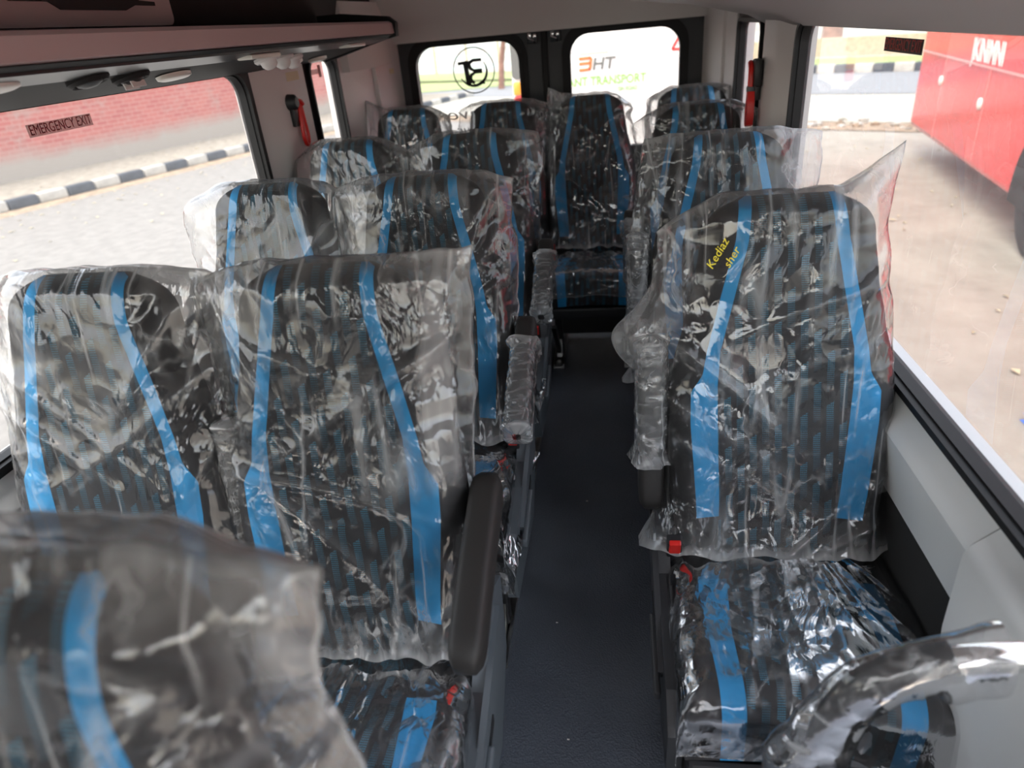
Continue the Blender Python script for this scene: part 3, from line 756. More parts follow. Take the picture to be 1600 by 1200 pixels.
def side_panel_mesh(mat):
    mb = MB()
    mb.prism([(.10, .34), (.12, .52), (.06, .55), (-.03, .52), (-.10, .45), (-.36, .42), (-.42, .37), (-.40, .25), (-.05, .22)], 'x', -.012, .016, mat)
    mb.prism([(.03, .44), (.04, .52), (-.20, .44), (-.30, .39), (-.28, .35), (-.10, .38)], 'x', .014, .026, mat)
    mb.prism([(-.12, .40), (-.17, .385), (-.17, .405), (-.12, .42)], 'x', .024, .028, 'plastic_black')
    return mk_mesh(mb, 'side_panel', smooth=False)
def lever_mesh(mat):
    mb = MB(); mb.box(-.006, .008, -.17, .0, -.014, .014, mat, .005); return mk_mesh(mb, 'recline_lever', smooth=False)

def seat(x, y, label, group, sd, aisle=0, arm=None, wrap=True, inner=None, res=1.0, bag={}, panel='plastic_grey', front_film=True, buckle=True, drop=.085, cfl=.03):
    t = thing('passenger_seat', (x, y, 0), label, 'seat', group)
    link('backrest', cached('b', backrest_mesh), t); link('cushion', cached('c', cushion_mesh), t)
    link('plastic_cover', bag_mesh(sd, int(70*res), int(84*res), **bag), t)
    if front_film: link('cushion_cover', cushion_film_mesh(sd+200, int(100*res), int(100*res), drop=drop, fl=cfl), t)
    link('seat_base', cached('sb', base_mesh), t)
    for s in (-.172, .172):
        o = link('leg', cached('leg', leg_mesh), t); o.location = (s, -.22, 0)
        o = link('floor_rail', cached('rail', rail_mesh), t); o.location = (s, -.22, 0)
    if aisle and not arm and buckle == 'only':
        a, b = cached('bk', buckle_meshes); o = link('buckle', a, t); o.location = (.20*aisle, -.075, .515); o.rotation_euler = (R(18), 0, 0); p = link('buckle_button', b, o); p['label'] = 'red release button'
    elif aisle:
        o = link('side_panel', cached('sp'+panel, lambda: side_panel_mesh(panel)), t); o.location = (.232*aisle, 0, 0); o.scale = (aisle, 1, 1)
        o = link('recline_lever', cached('lv'+panel, lambda: lever_mesh(panel)), t); o.location = (.262*aisle, -.17, .40); o.rotation_euler = (R(12), 0, 0)
        if buckle:
            a, b = cached('bk', buckle_meshes); o = link('buckle', a, t); o.location = (.212*aisle, -.075, .515); o.rotation_euler = (R(18), 0, 0)
            p = link('buckle_button', b, o); p['label'] = 'red release button'
    def arm_at(ax, mode, wrapped, k):
        o = link('armrest', cached('arm', armrest_mesh), t)
        o.location = (ax, .06, .785); o.rotation_euler = (R({'down': 24, 'up': -100}[mode]), 0, 0)
        if mode == 'up': o.location = (ax, .04, .56)
        if wrapped: link('armrest_wrap', armrest_wrap_mesh(sd+k, -.08), o)
    if arm: arm_at(.256*aisle, arm, wrap, 300)
    if inner: arm_at(inner*.243, 'up', True, 310)
    return t
GL, GR, GB = 'paired passenger seats left of the aisle', 'single passenger seats right of the aisle', 'seats of the rear bench'
seat(-.455, .165, 'blurred plastic-covered seat closest to the camera, cut by the lower left corner', GL, 11, aisle=1, arm=None, res=1.3, bag=dict(wl=.26, wr=.25, cl=-.02, cr=-.02, top=.02))
sLA = seat(-.48, .88, 'plastic-covered aisle seat with a bare black armrest lowered beside the aisle', GL, 23, aisle=1, arm='down', wrap=False, res=1.7,
     bag=dict(wl=.25, wr=.255, cl=-.03, cr=.01, hem=.03, fl=.01, fr=.0))
seat(-.93, .88, 'plastic-covered window seat beside the seat with the bare black armrest', GL, 37, inner=1, res=1.6, bag=dict(wl=.25, wr=.25, cl=-.03, cr=-.02, hem=.06))
seat(-.485, 1.60, 'aisle seat with cloudy film wound round its lowered armrest, directly behind the bare-armrest seat', GL, 41, aisle=1, arm='down', res=1.2, cfl=.14, drop=.15, bag=dict(wl=.25, wr=.235, cl=-.03, cr=-.03))
seat(-.93, 1.62, 'window seat of the second left pair, behind the film between the two front seats', GL, 53, inner=1, res=1.1, bag=dict(wl=.27, wr=.23, cl=-.06, cr=-.05))
seat(-.49, 2.33, 'aisle seat of the rearmost left pair, in front of the rear bench', GL, 61, aisle=1, arm='down', res=.9, cfl=.12, drop=.13, bag=dict(wl=.24, wr=.25, cl=-.05, cr=-.02))
seat(-.95, 2.35, 'window seat of the rearmost left pair, below the small side window', GL, 73, inner=1, res=.9, bag=dict(wl=.25, wr=.24, cl=-.08, cr=-.07))
sRA = seat(.335, 1.19, 'front single seat on the right with yellow handwriting on its plastic cover', GR, 83, aisle=-1, arm='up', res=1.8, panel='plastic_dark',
     bag=dict(wl=.245, wr=.20, cl=-.07, cr=.075, bulge=.10, hem=.02, fl=.06, fr=.03), drop=.10)
seat(.335, 1.95, 'middle single seat on the right, its bag flaring white beside the long window', GR, 97, aisle=-1, arm='up', res=1.2, panel='plastic_dark', bag=dict(wl=.24, wr=.265, cl=-.01, cr=-.02, fl=.08, bulge=.04))
seat(.335, 2.68, 'rearmost single seat on the right with its film-wound armrest lowered', GR, 103, aisle=-1, arm='down', res=.9, panel='plastic_dark', bag=dict(wl=.24, wr=.25, cl=-.06, cr=-.06))
seat(-1.0, 3.36, 'rear bench seat in the left corner, film peaked at its left', GB, 113, res=.8, bag=dict(wl=.22, wr=.22, cl=.05, cr=-.06))
seat(-.52, 3.34, 'rear bench seat below the round window emblem, second from the left wall', GB, 127, res=.8, bag=dict(wl=.21, wr=.23, cl=-.03, cr=-.03))
seat(-.09, 3.34, 'rear bench seat facing straight down the aisle, fully visible', GB, 131, aisle=-1, res=1.0, buckle='only', bag=dict(wl=.21, wr=.20, cl=.04, cr=-.06))
seat(.385, 3.36, 'rear bench seat in the right corner behind the single seats', GB, 139, res=.8, bag=dict(wl=.22, wr=.22, cl=-.05, cr=-.03))

# yellow marker writing on the front single seat's bag
mb = MB()
def on_bag(s, t, n=.052): return Vector(P(s, t, n))
e1 = (on_bag(-.06, .655)-on_bag(-.10, .585)).normalized(); nn = (on_bag(0, .5, .1)-on_bag(0, .5, 0)).normalized(); e2 = nn.cross(e1)
for txt, s0, t0, wd in (('Kediaz', -.138, .640, .060), ('sher', -.112, .632, .040)):
    p = on_bag(s0, t0, .075)
    add_text(mb, txt, .022, Matrix.Translation(p) @ Matrix((e1, e2, nn)).transposed().to_4x4(), 'yellow_ink', width=wd, extr=.0004, shear=.2)
o = mb.build('marker_writing', sRA); o['label'] = 'yellow handwriting on the plastic'

# ------------------------------------------------------------------ grab rail by the door
t = thing('grab_rail', (.268, .60, -.034), 'chrome grab rail with a black padded bend wrapped in torn plastic, bottom right corner', 'grab rail')
path = [(.31, 0, .845), (.30, 0, .845), (.20, 0, .843), (.13, 0, .835), (.075, 0, .812), (.035, 0, .775), (.012, 0, .725), (.002, 0, .66), (0, 0, .55), (0, 0, .30), (0, 0, .034)]
def smooth_path(p, it=2):
    p = [Vector(x) for x in p]
    for _ in range(it):
        q = [p[0]]
        for a, b in zip(p, p[1:]): q += [a*.75+b*.25, a*.25+b*.75]
        p = q+[p[-1]]
    return p
sp_ = smooth_path(path)
mb = MB(); mb.tube(sp_, .0175, 'chrome', 20); mb.build('rail', t, auto=50)
sl = [p for p in sp_ if p.x < .13 and p.z > .33]
mb = MB(); mb.tube(sl, .025, 'plastic_black', 20); o = mb.build('padded_sleeve', t, auto=50); o['label'] = 'black foam sleeve'
mb = MB(); mb.lathe([(.038, .034), (.038, .040), (.018, .046), (.016, .046)], 'chrome', 24); mb.build('floor_flange', t, auto=40)
mb = MB(); mb.lathe([(.034, 0), (.034, .006), (.018, .012), (.016, .012)], 'chrome', 24, Matrix.Translation((.315+.0, 0, .845)) @ Matrix.Rotation(-pi/2, 4, 'Y')); mb.build('wall_flange', t, auto=40)
# plastic around the bend
wp = [p for p in sp_ if p.x < .185 and p.z > .25]
res_ = []
for a, b in zip(wp, wp[1:]):
    n_ = max(1, int((b-a).length/.006))
    for k in range(n_): res_.append(a+(b-a)*k/n_)
mb = MB(); uv = []; bunch = []; na = 44
for i, p in enumerate(res_):
    tg = (res_[min(i+1, len(res_)-1)]-res_[max(i-1, 0)]).normalized(); b2 = Vector((0, 1, 0)); b1 = b2.cross(tg)   # b1 points to the outside/inside of the bend
    L = i/len(res_)
    for q in range(na):
        a = 2*pi*q/na; r = .027
        inner_ = max(0, -cos(a))                            # slack hangs on the inside of the bend
        sag = .030*math.exp(-((L-.42)/.16)**2)+.012*math.exp(-((L-.75)/.2)**2)
        up = .030*math.exp(-((L-.07)/.06)**2)
        cz, _ = crumple(L*.9, a*.06, 7.7)
        rr = r+.006+.006*cz+sag*inner_**2*(1+.4*cz)+up*max(0, cos(a))**1.5+(.012*math.exp(-(L/.03)**2))
        if .10 < L < .13: rr = min(rr, .036)
        dirv = b1*(-cos(a))+b2*sin(a)*.85
        mb.v.append(tuple(p-dirv*rr if 0 else p+(b1*cos(a)*-1+b2*sin(a)*.8)*rr)); uv.append((L*.9+5, a*.06)); bunch.append(.03+.25*max(0, 1-L*14)+.12*inner_**2*(sag > .015))
k0 = mb.mi('film_soft')
for i in range(len(res_)-1):
    for j in range(na): mb.f.append([i*na+j, i*na+(j+1) % na, (i+1)*na+(j+1) % na, (i+1)*na+j]); mb.m.append(k0)
me = mk_mesh(mb, 'plastic_wrap', uv); at = me.attributes.new('bunch', 'FLOAT', 'POINT'); at.data.foreach_set('value', np.asarray(bunch, dtype=np.float32))
link('plastic_wrap', me, t)

# ------------------------------------------------------------------ emergency hammers
def hammer(x, y, z, sg, label):
    t = thing('emergency_hammer', (x, y, z), label, 'hammer', 'emergency hammers')
    mb = MB()
    if sg > 0:
        mb.lathe([(0, .034), (.018, .033), (.027, .024), (.029, .0), (.029, -.002), (0, -.002)], 'plastic_black', 20, Matrix.Rotation(pi/2*sg, 4, 'Y'))
        mb.box(0, .02, -.012, .014, -.085, .0, 'plastic_black', .004)
    else:
        mb.box(-.03, .0, -.03, .03, -.055, .035, 'plastic_black', .008); mb.box(-.022, 0, -.012, .03, -.10, -.04, 'plastic_black', .005)
    mb.build('bracket', t, auto=40)
    h = MB()
    if sg > 0:
        h.tube([(.026, .015, .004), (.03, .035, .0), (.03, .05, -.012)], .008, 'red', 8)
        pts = [(.022, .036, 0), (.022, .022, -.07), (.022, .018, -.12), (.022, .026, -.150), (.022, .040, -.158), (.022, .055, -.150), (.022, .062, -.12), (.022, .052, -.06), (.022, .048, -.005)]
        sp2 = smooth_path(pts); vs = []; fs = []
        for p in sp2: vs += [(p.x-.011, p.y, p.z), (p.x+.011, p.y, p.z), (p.x+.011, p.y+.004, p.z), (p.x-.011, p.y+.004, p.z)]
        h.tube(sp2, [.0075]*len(sp2), 'red', 8)
        h.prism([(.028, -.07), (.024, -.12), (.030, -.148), (.042, -.153), (.055, -.142), (.052, -.09), (.044, -.04)], 'x', .016, .024, 'red')
    else:
        h.tube(smooth_path([(-.032, .035, .018), (-.034, .022, .02), (-.034, .004, .012), (-.034, -.004, -.02), (-.034, -.004, -.07)]), .012, 'red', 10)
        h.prism([(-.012, -.06), (.004, -.06), (.012, -.12), (.010, -.175), (-.006, -.188), (-.026, -.18), (-.034, -.15), (-.028, -.10)], 'x', -.046, -.022, 'red')
        h.box(-.048, -.02, -.016, .008, -.07, -.052, 'plastic_grey', .003)
    h.build('hammer_handle', t, auto=50)
hammer(XL+.05, 2.575, 1.315, 1, 'red strap-handled emergency hammer on a black round holder, left pillar')
hammer(XR-.046, 2.70, 1.29, -1, 'red emergency hammer in a black clip at the edge of the right pillar')

# ------------------------------------------------------------------ stickers and emblem on the glass
def sticker(xg, sg, y0, y1, z0, z1, bgm, txt, inkm, label, name='exit_sticker', mir=False, size=None):
    t = thing(name, (xg, (y0+y1)/2, (z0+z1)/2), label, 'sticker', 'exit stickers on the windows')
    mb = MB(); mb.box(-.0004, .0004, -(y1-y0)/2, (y1-y0)/2, -(z1-z0)/2, (z1-z0)/2, bgm); mb.build('backing', t)
    if txt:
        # local x of the text runs away from the camera on the left wall, towards it on the right wall
        ey = Vector((0, 0, 1)); ex = Vector((0, 1, 0))*sg; ez = ex.cross(ey)
        mb = MB(); add_text(mb, txt, size or (z1-z0)*1.15, Matrix.Translation((.0012*sg, 0, 0)) @ Matrix((ex, ey, ez)).transposed().to_4x4(), inkm, width=(y1-y0)*.95, bold=.0, extr=.0003)
        mb.build('lettering', t)
    return t
def clear_film(name, col, op):
    m = bpy.data.materials.new(name); m.use_nodes = True; nt = m.node_tree; nt.nodes.clear()
    tr = N(nt, 'ShaderNodeBsdfTransparent'); df = N(nt, 'ShaderNodeBsdfDiffuse'); df.inputs[0].default_value = (*col, 1)
    mx = N(nt, 'ShaderNodeMixShader'); mx.inputs[0].default_value = op; nt.links.new(tr.outputs[0], mx.inputs[1]); nt.links.new(df.outputs[0], mx.inputs[2])
    o = N(nt, 'ShaderNodeOutputMaterial'); nt.links.new(mx.outputs[0], o.inputs[0]); return m
M['sticker_clear'] = clear_film('smoky_sticker', (.30, .20, .18), .45)
sticker(XL-.006, 1, 1.385, 1.59, 1.372, 1.398, 'sticker_clear', 'EMERGENCY EXIT', 'maroon', 'maroon EMERGENCY EXIT sticker on the long left window')
sticker(XR+.006, -1, 1.50, 1.70, 1.385, 1.412, 'sticker_dark', 'EMERGENCY EXIT', 'sticker_red', 'dark EMERGENCY EXIT sticker on the long right window')
t = sticker(XL-.006, 1, 2.87, 3.06, 1.385, 1.405, 'sticker_clear', None, None, 'faded strip sticker with a red end on the small left window')
mb = MB(); mb.box(-.0002, .0012, .085, .115, -.024, .024, 'sticker_red'); o = mb.build('red_end', t); o['label'] = 'red square end'

YG = YB-.024
t = thing('round_emblem', (-.727, YG, 1.300), 'black ring emblem with joined letters on the left rear door glass', 'emblem')
mb = MB(); ringo = [(.116*cos(2*pi*k/64), .116*sin(2*pi*k/64)) for k in range(64)]; ringi = [(.110*cos(2*pi*k/64), .110*sin(2*pi*k/64)) for k in range(64)]
mb.ring(ringo, ringi, 'y', -.0008, .0004, 'ink_black'); mb.build('ring', t)
def strip2d(mb, pts, wds, mat, y0=-.0008, y1=.0004):
    L, Rr = [], []
    for i, p in enumerate(pts):
        a = pts[max(i-1, 0)]; b = pts[min(i+1, len(pts)-1)]; dx, dz = b[0]-a[0], b[1]-a[1]; l = math.hypot(dx, dz) or 1
        L.append((p[0]-dz/l*wds[i], p[1]+dx/l*wds[i])); Rr.append((p[0]+dz/l*wds[i], p[1]-dx/l*wds[i]))
    for i in range(len(pts)-1): mb.prism([L[i], L[i+1], Rr[i+1], Rr[i]], 'y', y0, y1, mat)
mb = MB()
strip2d(mb, [(-.085, .038), (-.026, .043)], [.008, .008], 'ink_black')                       # T bar
strip2d(mb, [(-.044, .036), (-.034, -.068)], [.013, .013], 'ink_black')                      # T stem
strip2d(mb, [(-.046, -.066), (-.020, -.066)], [.004, .004], 'ink_black')
mb.build('letter', t)
mb = MB()                                                                                      # mirrored B: bowls to the left
strip2d(mb, [(.046, .050), (.0, .050), (-.020, .040), (-.024, .025), (-.015, .008), (.0, .000), (.046, .002)], [.008, .008, .009, .010, .009, .007, .006], 'ink_black')
strip2d(mb, [(.046, -.010), (.005, -.010), (-.016, -.022), (-.022, -.040), (-.014, -.056), (.0, -.064)], [.006, .007, .009, .010, .009, .006], 'ink_black')
mb.prism([(.030, -.070), (.056, -.072), (.056, -.045), (.046, -.048)], 'y', -.0008, .0004, 'ink_black')
mb.build('letter', t)
mb = MB(); sw = [(.012+.075*cos(a)*.93, -.010+.070*sin(a)) for a in [R(200+x*10) for x in range(20)]]
sw = [(-.005+.076*cos(R(d)), -.004+.072*sin(R(d))) for d in range(205, 400, 8)]
strip2d(mb, sw, [.002+.006*sin(pi*i/(len(sw)-1)) for i in range(len(sw))], 'ink_black'); mb.build('swoosh', t)
t = thing('window_lettering', (-.66, YG, 1.10), 'faint mirrored script lettering low on the left rear door glass', 'lettering')
mb = MB(); EY = Matrix(((1, 0, 0), (0, 0, -1), (0, 1, 0))).to_4x4()
add_text(mb, 'Trave', .085, Matrix.Translation((-.075, 0, -.018)) @ EY, 'line_grey', width=.30, mirror=True, shear=.25, extr=.0003)
add_text(mb, 'Nagpur', .060, Matrix.Translation((-.06, 0, -.10)) @ EY, 'line_grey', width=.26, mirror=True, shear=.25, extr=.0003)
mb.build('lettering', t)
# small labels on the left trim
mb = MB(); mb.box(XL+.0485, XL+.0515, 2.60, 2.71, 1.385, 1.415, 'label_cream'); tag(mb.build('paper_label'), 'small cream paper label on the left pillar above the red hammer', 'label')
mb = MB(); mb.box(-.018, .018, -.0015, .001, -.012, .012, 'label_cream'); o = mb.build('warning_label'); o.location = (XL+.07, YB-.115, 1.335); o.rotation_euler = (0, 0, R(70)); tag(o, 'tiny yellow warning label on the rear left corner post', 'label')

# ------------------------------------------------------------------ outside: ground, kerbs, wall
GZ = -.55
def poly(name, pts, z, mat, uvs=1):
    mb = MB(); mb.add([(p[0], p[1], z) for p in pts], [list(range(len(pts)))], mat); return struct(mb.build(name))
poly('ground', [(-60, -60), (90, -60), (90, 90), (-60, 90)], GZ, 'ground')
KL0, KL1 = Vector((-13.2, 1.4)), Vector((-4.6, 24.8))       # left kerb line
dK = (KL1-KL0).normalized(); nK = Vector((-dK.y, dK.x))
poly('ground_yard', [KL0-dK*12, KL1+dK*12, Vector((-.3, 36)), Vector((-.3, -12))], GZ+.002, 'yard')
poly('footpath', [KL0+nK*.15, KL1+nK*.15, KL1+nK*2.6, KL0+nK*2.6], GZ+.14, 'footpath')
poly('ground_dirt_strip', [KL0-nK*.5, KL1-nK*.5, KL1+nK*.0, KL0+nK*.0], GZ+.004, 'dirt')
def kerb_row(p0, p1, n, w, h, grp, lab, rnd):
    d = (p1-p0); L = d.length/n; d.normalize(); a = math.atan2(d.y, d.x)
    for k in range(n):
        c = p0+d*L*(k+.5); wt = k % 2
        mb = MB(); mb.box(-L/2+.01, L/2-.01, -w/2, w/2, 0, h, 'kerb_white' if wt else 'kerb_black', .025, 2)
        o = mb.build('kerb_stone', auto=50); o.location = (c.x, c.y, GZ); o.rotation_euler = (0, 0, a+rnd.uniform(-.01, .01))
        tag(o, lab % ('white' if wt else 'black'), 'kerb stone', grp % ('white' if wt else 'black'))
rnd = random.Random(4)
kerb_row(KL0+nK*.08, KL1+nK*.08, 48, .16, .17, '%s painted kerb stones by the brick wall', '%s painted kerb stone along the footpath below the red brick wall', rnd)
WL0, WL1 = KL0+nK*2.45, KL1+nK*2.45
mb = MB(); uvw = []
for p, q in ((WL0, 0), (WL1, (WL1-WL0).length)):
    for z in (GZ, GZ+2.6): mb.v.append((p.x, p.y, z)); uvw.append((q, z-GZ-.14))
for p, q in ((WL0+nK*.25, 0), (WL1+nK*.25, (WL1-WL0).length)):
    for z in (GZ, GZ+2.6): mb.v.append((p.x, p.y, z)); uvw.append((q, z-GZ-.14))
k0 = mb.mi('brick')
for f in ((0, 2, 3, 1), (4, 5, 7, 6), (1, 3, 7, 5), (0, 1, 5, 4), (2, 6, 7, 3)): mb.f.append(list(f)); mb.m.append(k0)
o = mb.build('brick_wall', uv=uvw); struct(o)
# right side: rubble line, sand verge, road, far kerb, grass, low wall
u1 = Vector((.83, -.56)).normalized(); v1 = Vector((.56, .83)).normalized()
B0 = Vector((3.5, 13.6))
def band(name, a, b, z, mat, l0=-14, l1=22): poly(name, [B0+u1*l0+v1*a, B0+u1*l1+v1*a, B0+u1*l1+v1*b, B0+u1*l0+v1*b], z, mat)
band('ground_rubble', -.5, .35, GZ+.012, 'dirt'); band('ground_verge', .35, 4.3, GZ+.02, 'sand', -14, 30); band('road', 4.3, 9.2, GZ+.03, 'road', -40, 40)
band('ground_grass', 9.3, 13.5, GZ+.12, 'grass', -45, 40); band('ground_verge_far', 13.5, 40, GZ+.10, 'sand', -60, 60)
kerb_row(B0+v1*9.25+u1*-12, B0+v1*9.25+u1*9, 40, .2, .26, '%s painted kerb stones across the road', '%s painted kerb stone on the far side of the road', rnd)
mb = MB(); mb.prism([(0, 0), (30, 0), (30, .7), (0, .7)], 'y', -.15, .15, 'tan_wall'); o = mb.build('boundary_wall', auto=30); o.location = (B0+v1*14.5+u1*-16).to_3d()+Vector((0, 0, GZ)); o.rotation_euler = (0, 0, math.atan2(u1.y, u1.x)); struct(o)
# rubble lumps and dry leaves: nobody could count them
rnd = random.Random(9); mb = MB()
for _ in range(170):
    p = B0+u1*rnd.uniform(-6, 9)+v1*rnd.gauss(0, .28); r = rnd.uniform(.03, .11)
    b = bmesh.new(); bmesh.ops.create_icosphere(b, subdivisions=1, radius=r)
    for v in b.verts: v.co *= rnd.uniform(.7, 1.2); v.co.z *= .6
    mb.bm(b, rnd.choice(('footpath', 'dirt', 'sand', 'kerb_white')), Matrix.Translation((p.x, p.y, GZ+r*.3)))
tag(mb.build('rubble'), 'loose stones strewn along the edge of the concrete yard', 'rubble', kind='stuff')
mb = MB()
for k in range(420):
    if k < 330: c = KL0+dK*rnd.uniform(4, 20); d = abs(rnd.gauss(0, 1)); c = c-nK*(.1+d*1.6) if rnd.random() < .75 else c+nK*rnd.uniform(.3, 2.2); z = GZ+.012 if (c-KL0).dot(nK) < 0 else GZ+.152
    else: c = Vector((rnd.uniform(1.0, 6), rnd.uniform(1, 12))); z = GZ+.012
    s = rnd.uniform(.02, .05); a = rnd.uniform(0, 6.28); w = rnd.uniform(.35, .7)
    mb.add([(c.x+cos(a)*s, c.y+sin(a)*s, z), (c.x-sin(a)*s*w, c.y+cos(a)*s*w, z+.012), (c.x-cos(a)*s, c.y-sin(a)*s, z), (c.x+sin(a)*s*w, c.y-cos(a)*s*w, z+.008)], [(0, 1, 2, 3)], 'leaf_dry')
tag(mb.build('leaf_litter'), 'dry pale leaves scattered on the concrete outside', 'leaves', kind='stuff')
mb = MB()
for (x, y) in ((-.12, 1.0), (-.06, .78), (-.17, 1.35), (-.02, .62), (-.1, 1.9), (.02, .9), (-.2, .7)): mb.box(x, x+.006, y, y+.003, 0, .001, 'white_ink')
tag(mb.build('floor_crumbs'), 'tiny white specks on the dark aisle floor', 'crumbs', kind='stuff')
# blue sheet outside the right window
mb = MB(); b = bmesh.new(); bmesh.ops.create_grid(b, x_segments=16, y_segments=16, size=.3)
for v in b.verts: v.co.z = .05+.05*mnoise.noise(v.co*9)+.03*mnoise.noise(v.co*22)
mb.bm(b, 'blue_sheet', Matrix.Translation((2.41, 3.02, GZ)))
b = bmesh.new(); bmesh.ops.create_grid(b, x_segments=1, y_segments=1, size=.3); mb.bm(b, 'blue_sheet', Matrix.Translation((2.41, 3.02, GZ+.004)))
tag(mb.build('plastic_sheet', smooth=True), 'crumpled blue plastic sheet on the ground outside the right window', 'sheet')

# ------------------------------------------------------------------ red bus outside on the right
t = thing('red_bus', (4.1, 10.5, GZ), 'glossy red bus parked outside the right-hand window', 'bus', rz=math.atan2(-3.75, -.62)+pi/2)
# local -Y runs towards the camera side, local -X is the face we look at; u = distance along the bus
mb = MB(); H0 = .36
body = [(.0, H0), (2.4, H0), (2.45, H0+.3), (2.45, 2.7), (2.2, 2.95), (.2, 2.95), (0, 2.7)]
mb.prism(body, 'y', -9.0, 0.0, 'bus_red')
o = mb.build('body', t, auto=30)
bv = o.modifiers.new('b', 'BEVEL'); bv.width = .08; bv.segments = 4; bv.limit_method = 'ANGLE'; bv.angle_limit = R(50)
mb = MB(); mb.box(-.012, .0, -8.5, -.05, 1.30, 1.318, 'bus_line'); mb.build('trim_line', t)
mb = MB(); mb.box(-.004, .0, -1.30, -1.288, H0+.05, 1.30, 'bus_line'); mb.box(-.004, .0, -2.95, -2.938, H0+.1, 1.30, 'bus_line'); mb.build('hatch_gap', t)
for y, z in ((-1.25, 1.05), (-2.85, .98)):
    mb = MB(); mb.lathe([(.055, 0), (.052, .018), (.03, .026), (0, .028)], 'cream', 20, Matrix.Translation((-.002, y, z)) @ Matrix.Rotation(-pi/2, 4, 'Y')); o = mb.build('marker_lamp', t, smooth=True); o['label'] = 'round cream marker lamp'
for y in (-4.72, -7.8):
    mb = MB(); mb.lathe([(0, -.28), (.30, -.28), (.46, -.25), (.50, -.2), (.50, -.02), (.46, .0), (.30, .0), (.27, -.04), (0, -.06)], 'tyre', 32, Matrix.Translation((.02, y, .5)) @ Matrix.Rotation(-pi/2, 4, 'Y')); mb.build('wheel', t, smooth=True)
    mb = MB(); arch = [(y+.66*cos(a), .5+.66*sin(a)) for a in [pi*k/16 for k in range(17)]]; inn = [(y+.58*cos(a), .5+.58*sin(a)) for a in [pi*k/16 for k in range(17)]]
    mb.prism(inn+[(y-.58, H0-.01), (y+.58, H0-.01)], 'x', -.006, .01, 'rubber'); mb.build('wheel_arch', t)
mb = MB(); ex = Vector((0, -1, 0)); ey = Vector((0, 0, 1)); ez = ex.cross(ey)
add_text(mb, 'JKINIMNI', .29, Matrix.Translation((-.006, -2.75, 1.43)) @ Matrix((ex, ey, ez)).transposed().to_4x4(), 'white_ink', width=1.0, bold=.003, shear=-.18, extr=.002)
o = mb.build('lettering', t); o['label'] = 'white slanted lettering'
for y0 in (-1.0, -2.6, -4.2, -5.8, -7.3):
    mb = MB(); mb.prism(rrect(y0-1.4, y0, 1.85, 2.6, .08), 'x', -.01, .0, 'gloss_black'); mb.build('bus_window', t)

# ------------------------------------------------------------------ white van parked behind
t = thing('white_van', (0, 6.5, GZ), 'white minibus with green and orange lettering parked close behind the rear doors', 'van')
mb = MB(); mb.prism(rrect(-.86, 1.02, .30, 2.75, .16, 8), 'y', 0, 4.6, 'van_white'); o = mb.build('body', t, auto=35)
bv = o.modifiers.new('b', 'BEVEL'); bv.width = .06; bv.segments = 3; bv.limit_method = 'ANGLE'; bv.angle_limit = R(60)
mb = MB(); mb.box(-.40, .75, -.004, .004, 1.795, 1.803, 'line_grey'); mb.box(-.30, .10, -.003, .004, 1.60, 1.604, 'line_grey'); mb.box(-.25, .0, -.003, .004, 1.775, 1.779, 'orange_ink'); mb.build('body_line', t)
mb = MB()                                                # orange numeral-like first letter
for z in (1.745, 1.705, 1.655): strip2d(mb, [(-.255, z-.003), (-.16, z)], [.011, .011], 'orange_ink', -.006, .002)
strip2d(mb, [(-.165, 1.75), (-.150, 1.735), (-.155, 1.71), (-.158, 1.675), (-.17, 1.65)], [.012]*5, 'orange_ink', -.006, .002); mb.build('lettering', t)
mb = MB(); add_text(mb, 'HT', .13, Matrix.Translation((-.05, -.004, 1.69)) @ EY, 'grey_ink', width=.20, bold=.002, shear=.15, extr=.002); mb.build('lettering', t)
mb = MB(); add_text(mb, 'ANT TRANSPORT', .10, Matrix.Translation((-.02, -.004, 1.555)) @ EY, 'green_ink', width=.68, bold=.001, extr=.002); mb.build('lettering', t)
mb = MB(); add_text(mb, 'ON ROAD', .05, Matrix.Translation((.16, -.004, 1.48)) @ EY, 'green_ink', width=.17, extr=.002); mb.build('lettering', t)
mb = MB()
tri = [(.535, 1.755), (.735, 1.755), (.635, 1.93)]
for a, b in zip(tri, tri[1:]+tri[:1]): strip2d(mb, [a, b], [.010, .010], 'red', -.005, .002)
mb.build('warning_triangle', t)
mb = MB(); mb.prism(rrect(-.85, -.755, 1.62, 2.05, .04), 'y', -.012, .004, 'grey_ink'); mb.build('side_pane', t)
for z0, z1, mt in ((1.49, 1.60, 'orange'), (1.40, 1.485, 'red'), (1.32, 1.395, 'cream')):
    mb = MB(); mb.box(-.845, -.775, -.02, .01, z0, z1, mt, .012); mb.build('tail_lamp', t, auto=40)
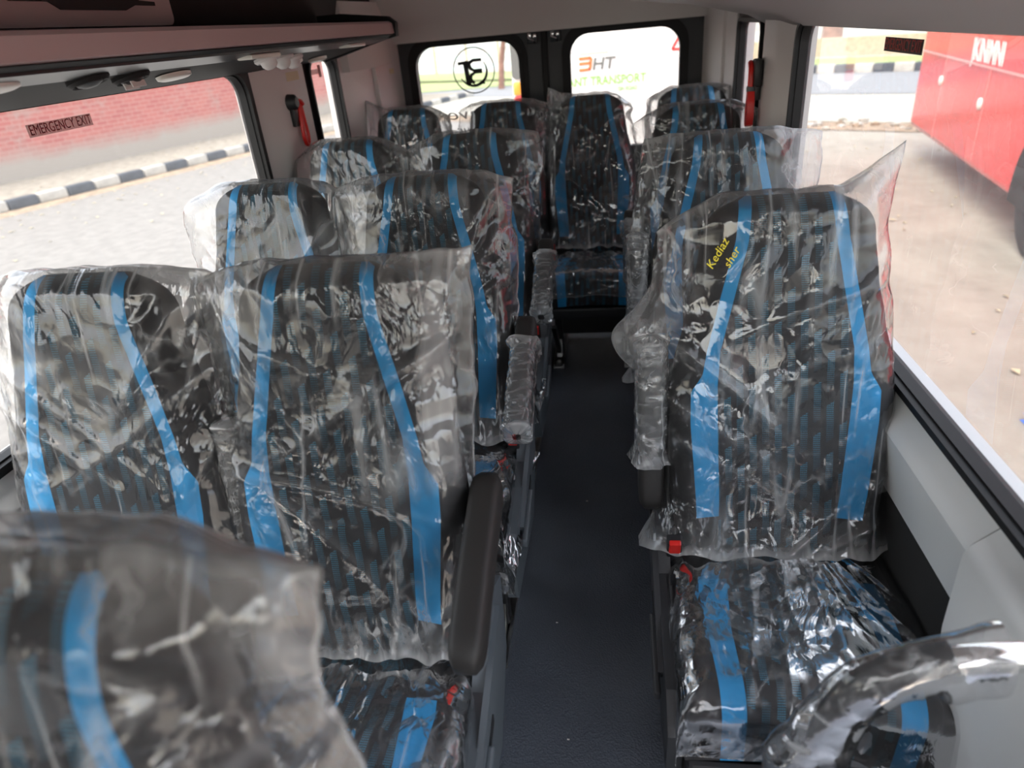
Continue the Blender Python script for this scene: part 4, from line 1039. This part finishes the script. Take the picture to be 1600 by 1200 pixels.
for x in (-.62, .78):
    for y in (.7, 3.6):
        mb = MB(); mb.lathe([(0, -.1), (.2, -.1), (.31, -.08), (.33, 0), (.31, .08), (.2, .1), (0, .1)], 'tyre', 28, Matrix.Translation((x, y, .33)) @ Matrix.Rotation(pi/2, 4, 'Y')); mb.build('wheel', t, smooth=True)

# ------------------------------------------------------------------ trees and fence in the distance
def tree(x, y, r, h, lean, label, sd):
    rn = random.Random(sd)
    t = thing('tree', (x, y, GZ), label, 'tree', None)
    mb = MB(); top = Vector((lean, 0, h))
    mb.tube([Vector((0, 0, -.1)), Vector((lean*.2, 0, h*.3)), Vector((lean*.7, .05, h*.7)), top], [r*1.25, r, r*.85, r*.6], 'bark', 10)
    for a in (.5, 2.6, 4.6): mb.tube([Vector((lean*.7, .05, h*.68)), Vector((lean*.7+cos(a)*.6, sin(a)*.6, h*.95)), Vector((lean+cos(a)*1.5, sin(a)*1.5, h*1.25))], [r*.5, r*.35, r*.15], 'bark', 8)
    mb.build('trunk', t, auto=50)
    mb = MB()
    for _ in range(700):
        d = Vector((rn.gauss(0, 1), rn.gauss(0, 1), rn.gauss(0, .7))).normalized()*rn.uniform(.5, 1)**.5*2.0; c = top+Vector((0, 0, h*.35))+d
        e1 = Vector((rn.gauss(0, 1), rn.gauss(0, 1), rn.gauss(0, 1))).normalized(); e2 = e1.orthogonal().normalized(); s = rn.uniform(.1, .2)
        mb.add([c+e1*s, c+e2*s*.5, c-e1*s, c-e2*s*.5], [(0, 1, 2, 3)], 'leafgreen')
    mb.build('crown', t)
tree(9.4, 33.6, .38, 3.6, .1, 'reddish tree trunk beyond the road, seen through the long right window', 1)
tree(-3.9, 26.5, .10, 3.0, .45, 'thin leaning tree trunk seen through the left rear door glass', 2)
poly('ground_grass_rear', [(-22, 27.5), (-2.5, 27.5), (-2.5, 33), (-22, 33)], GZ+.05, 'grass')
t = thing('railing', (-14, 34, GZ), 'pale railing fence far behind the grass, seen through the left rear door glass', 'fence')
for k in range(9):
    mb = MB(); mb.box(k*1.5-.05, k*1.5+.05, -.05, .05, 0, 1.5, 'tan_wall'); mb.build('fence_post', t)
mb = MB()
for z in (.5, .95, 1.35): mb.box(0, 12, -.02, .02, z-.12, z+.06, 'fence_paint')
mb.build('fence_rail', t)
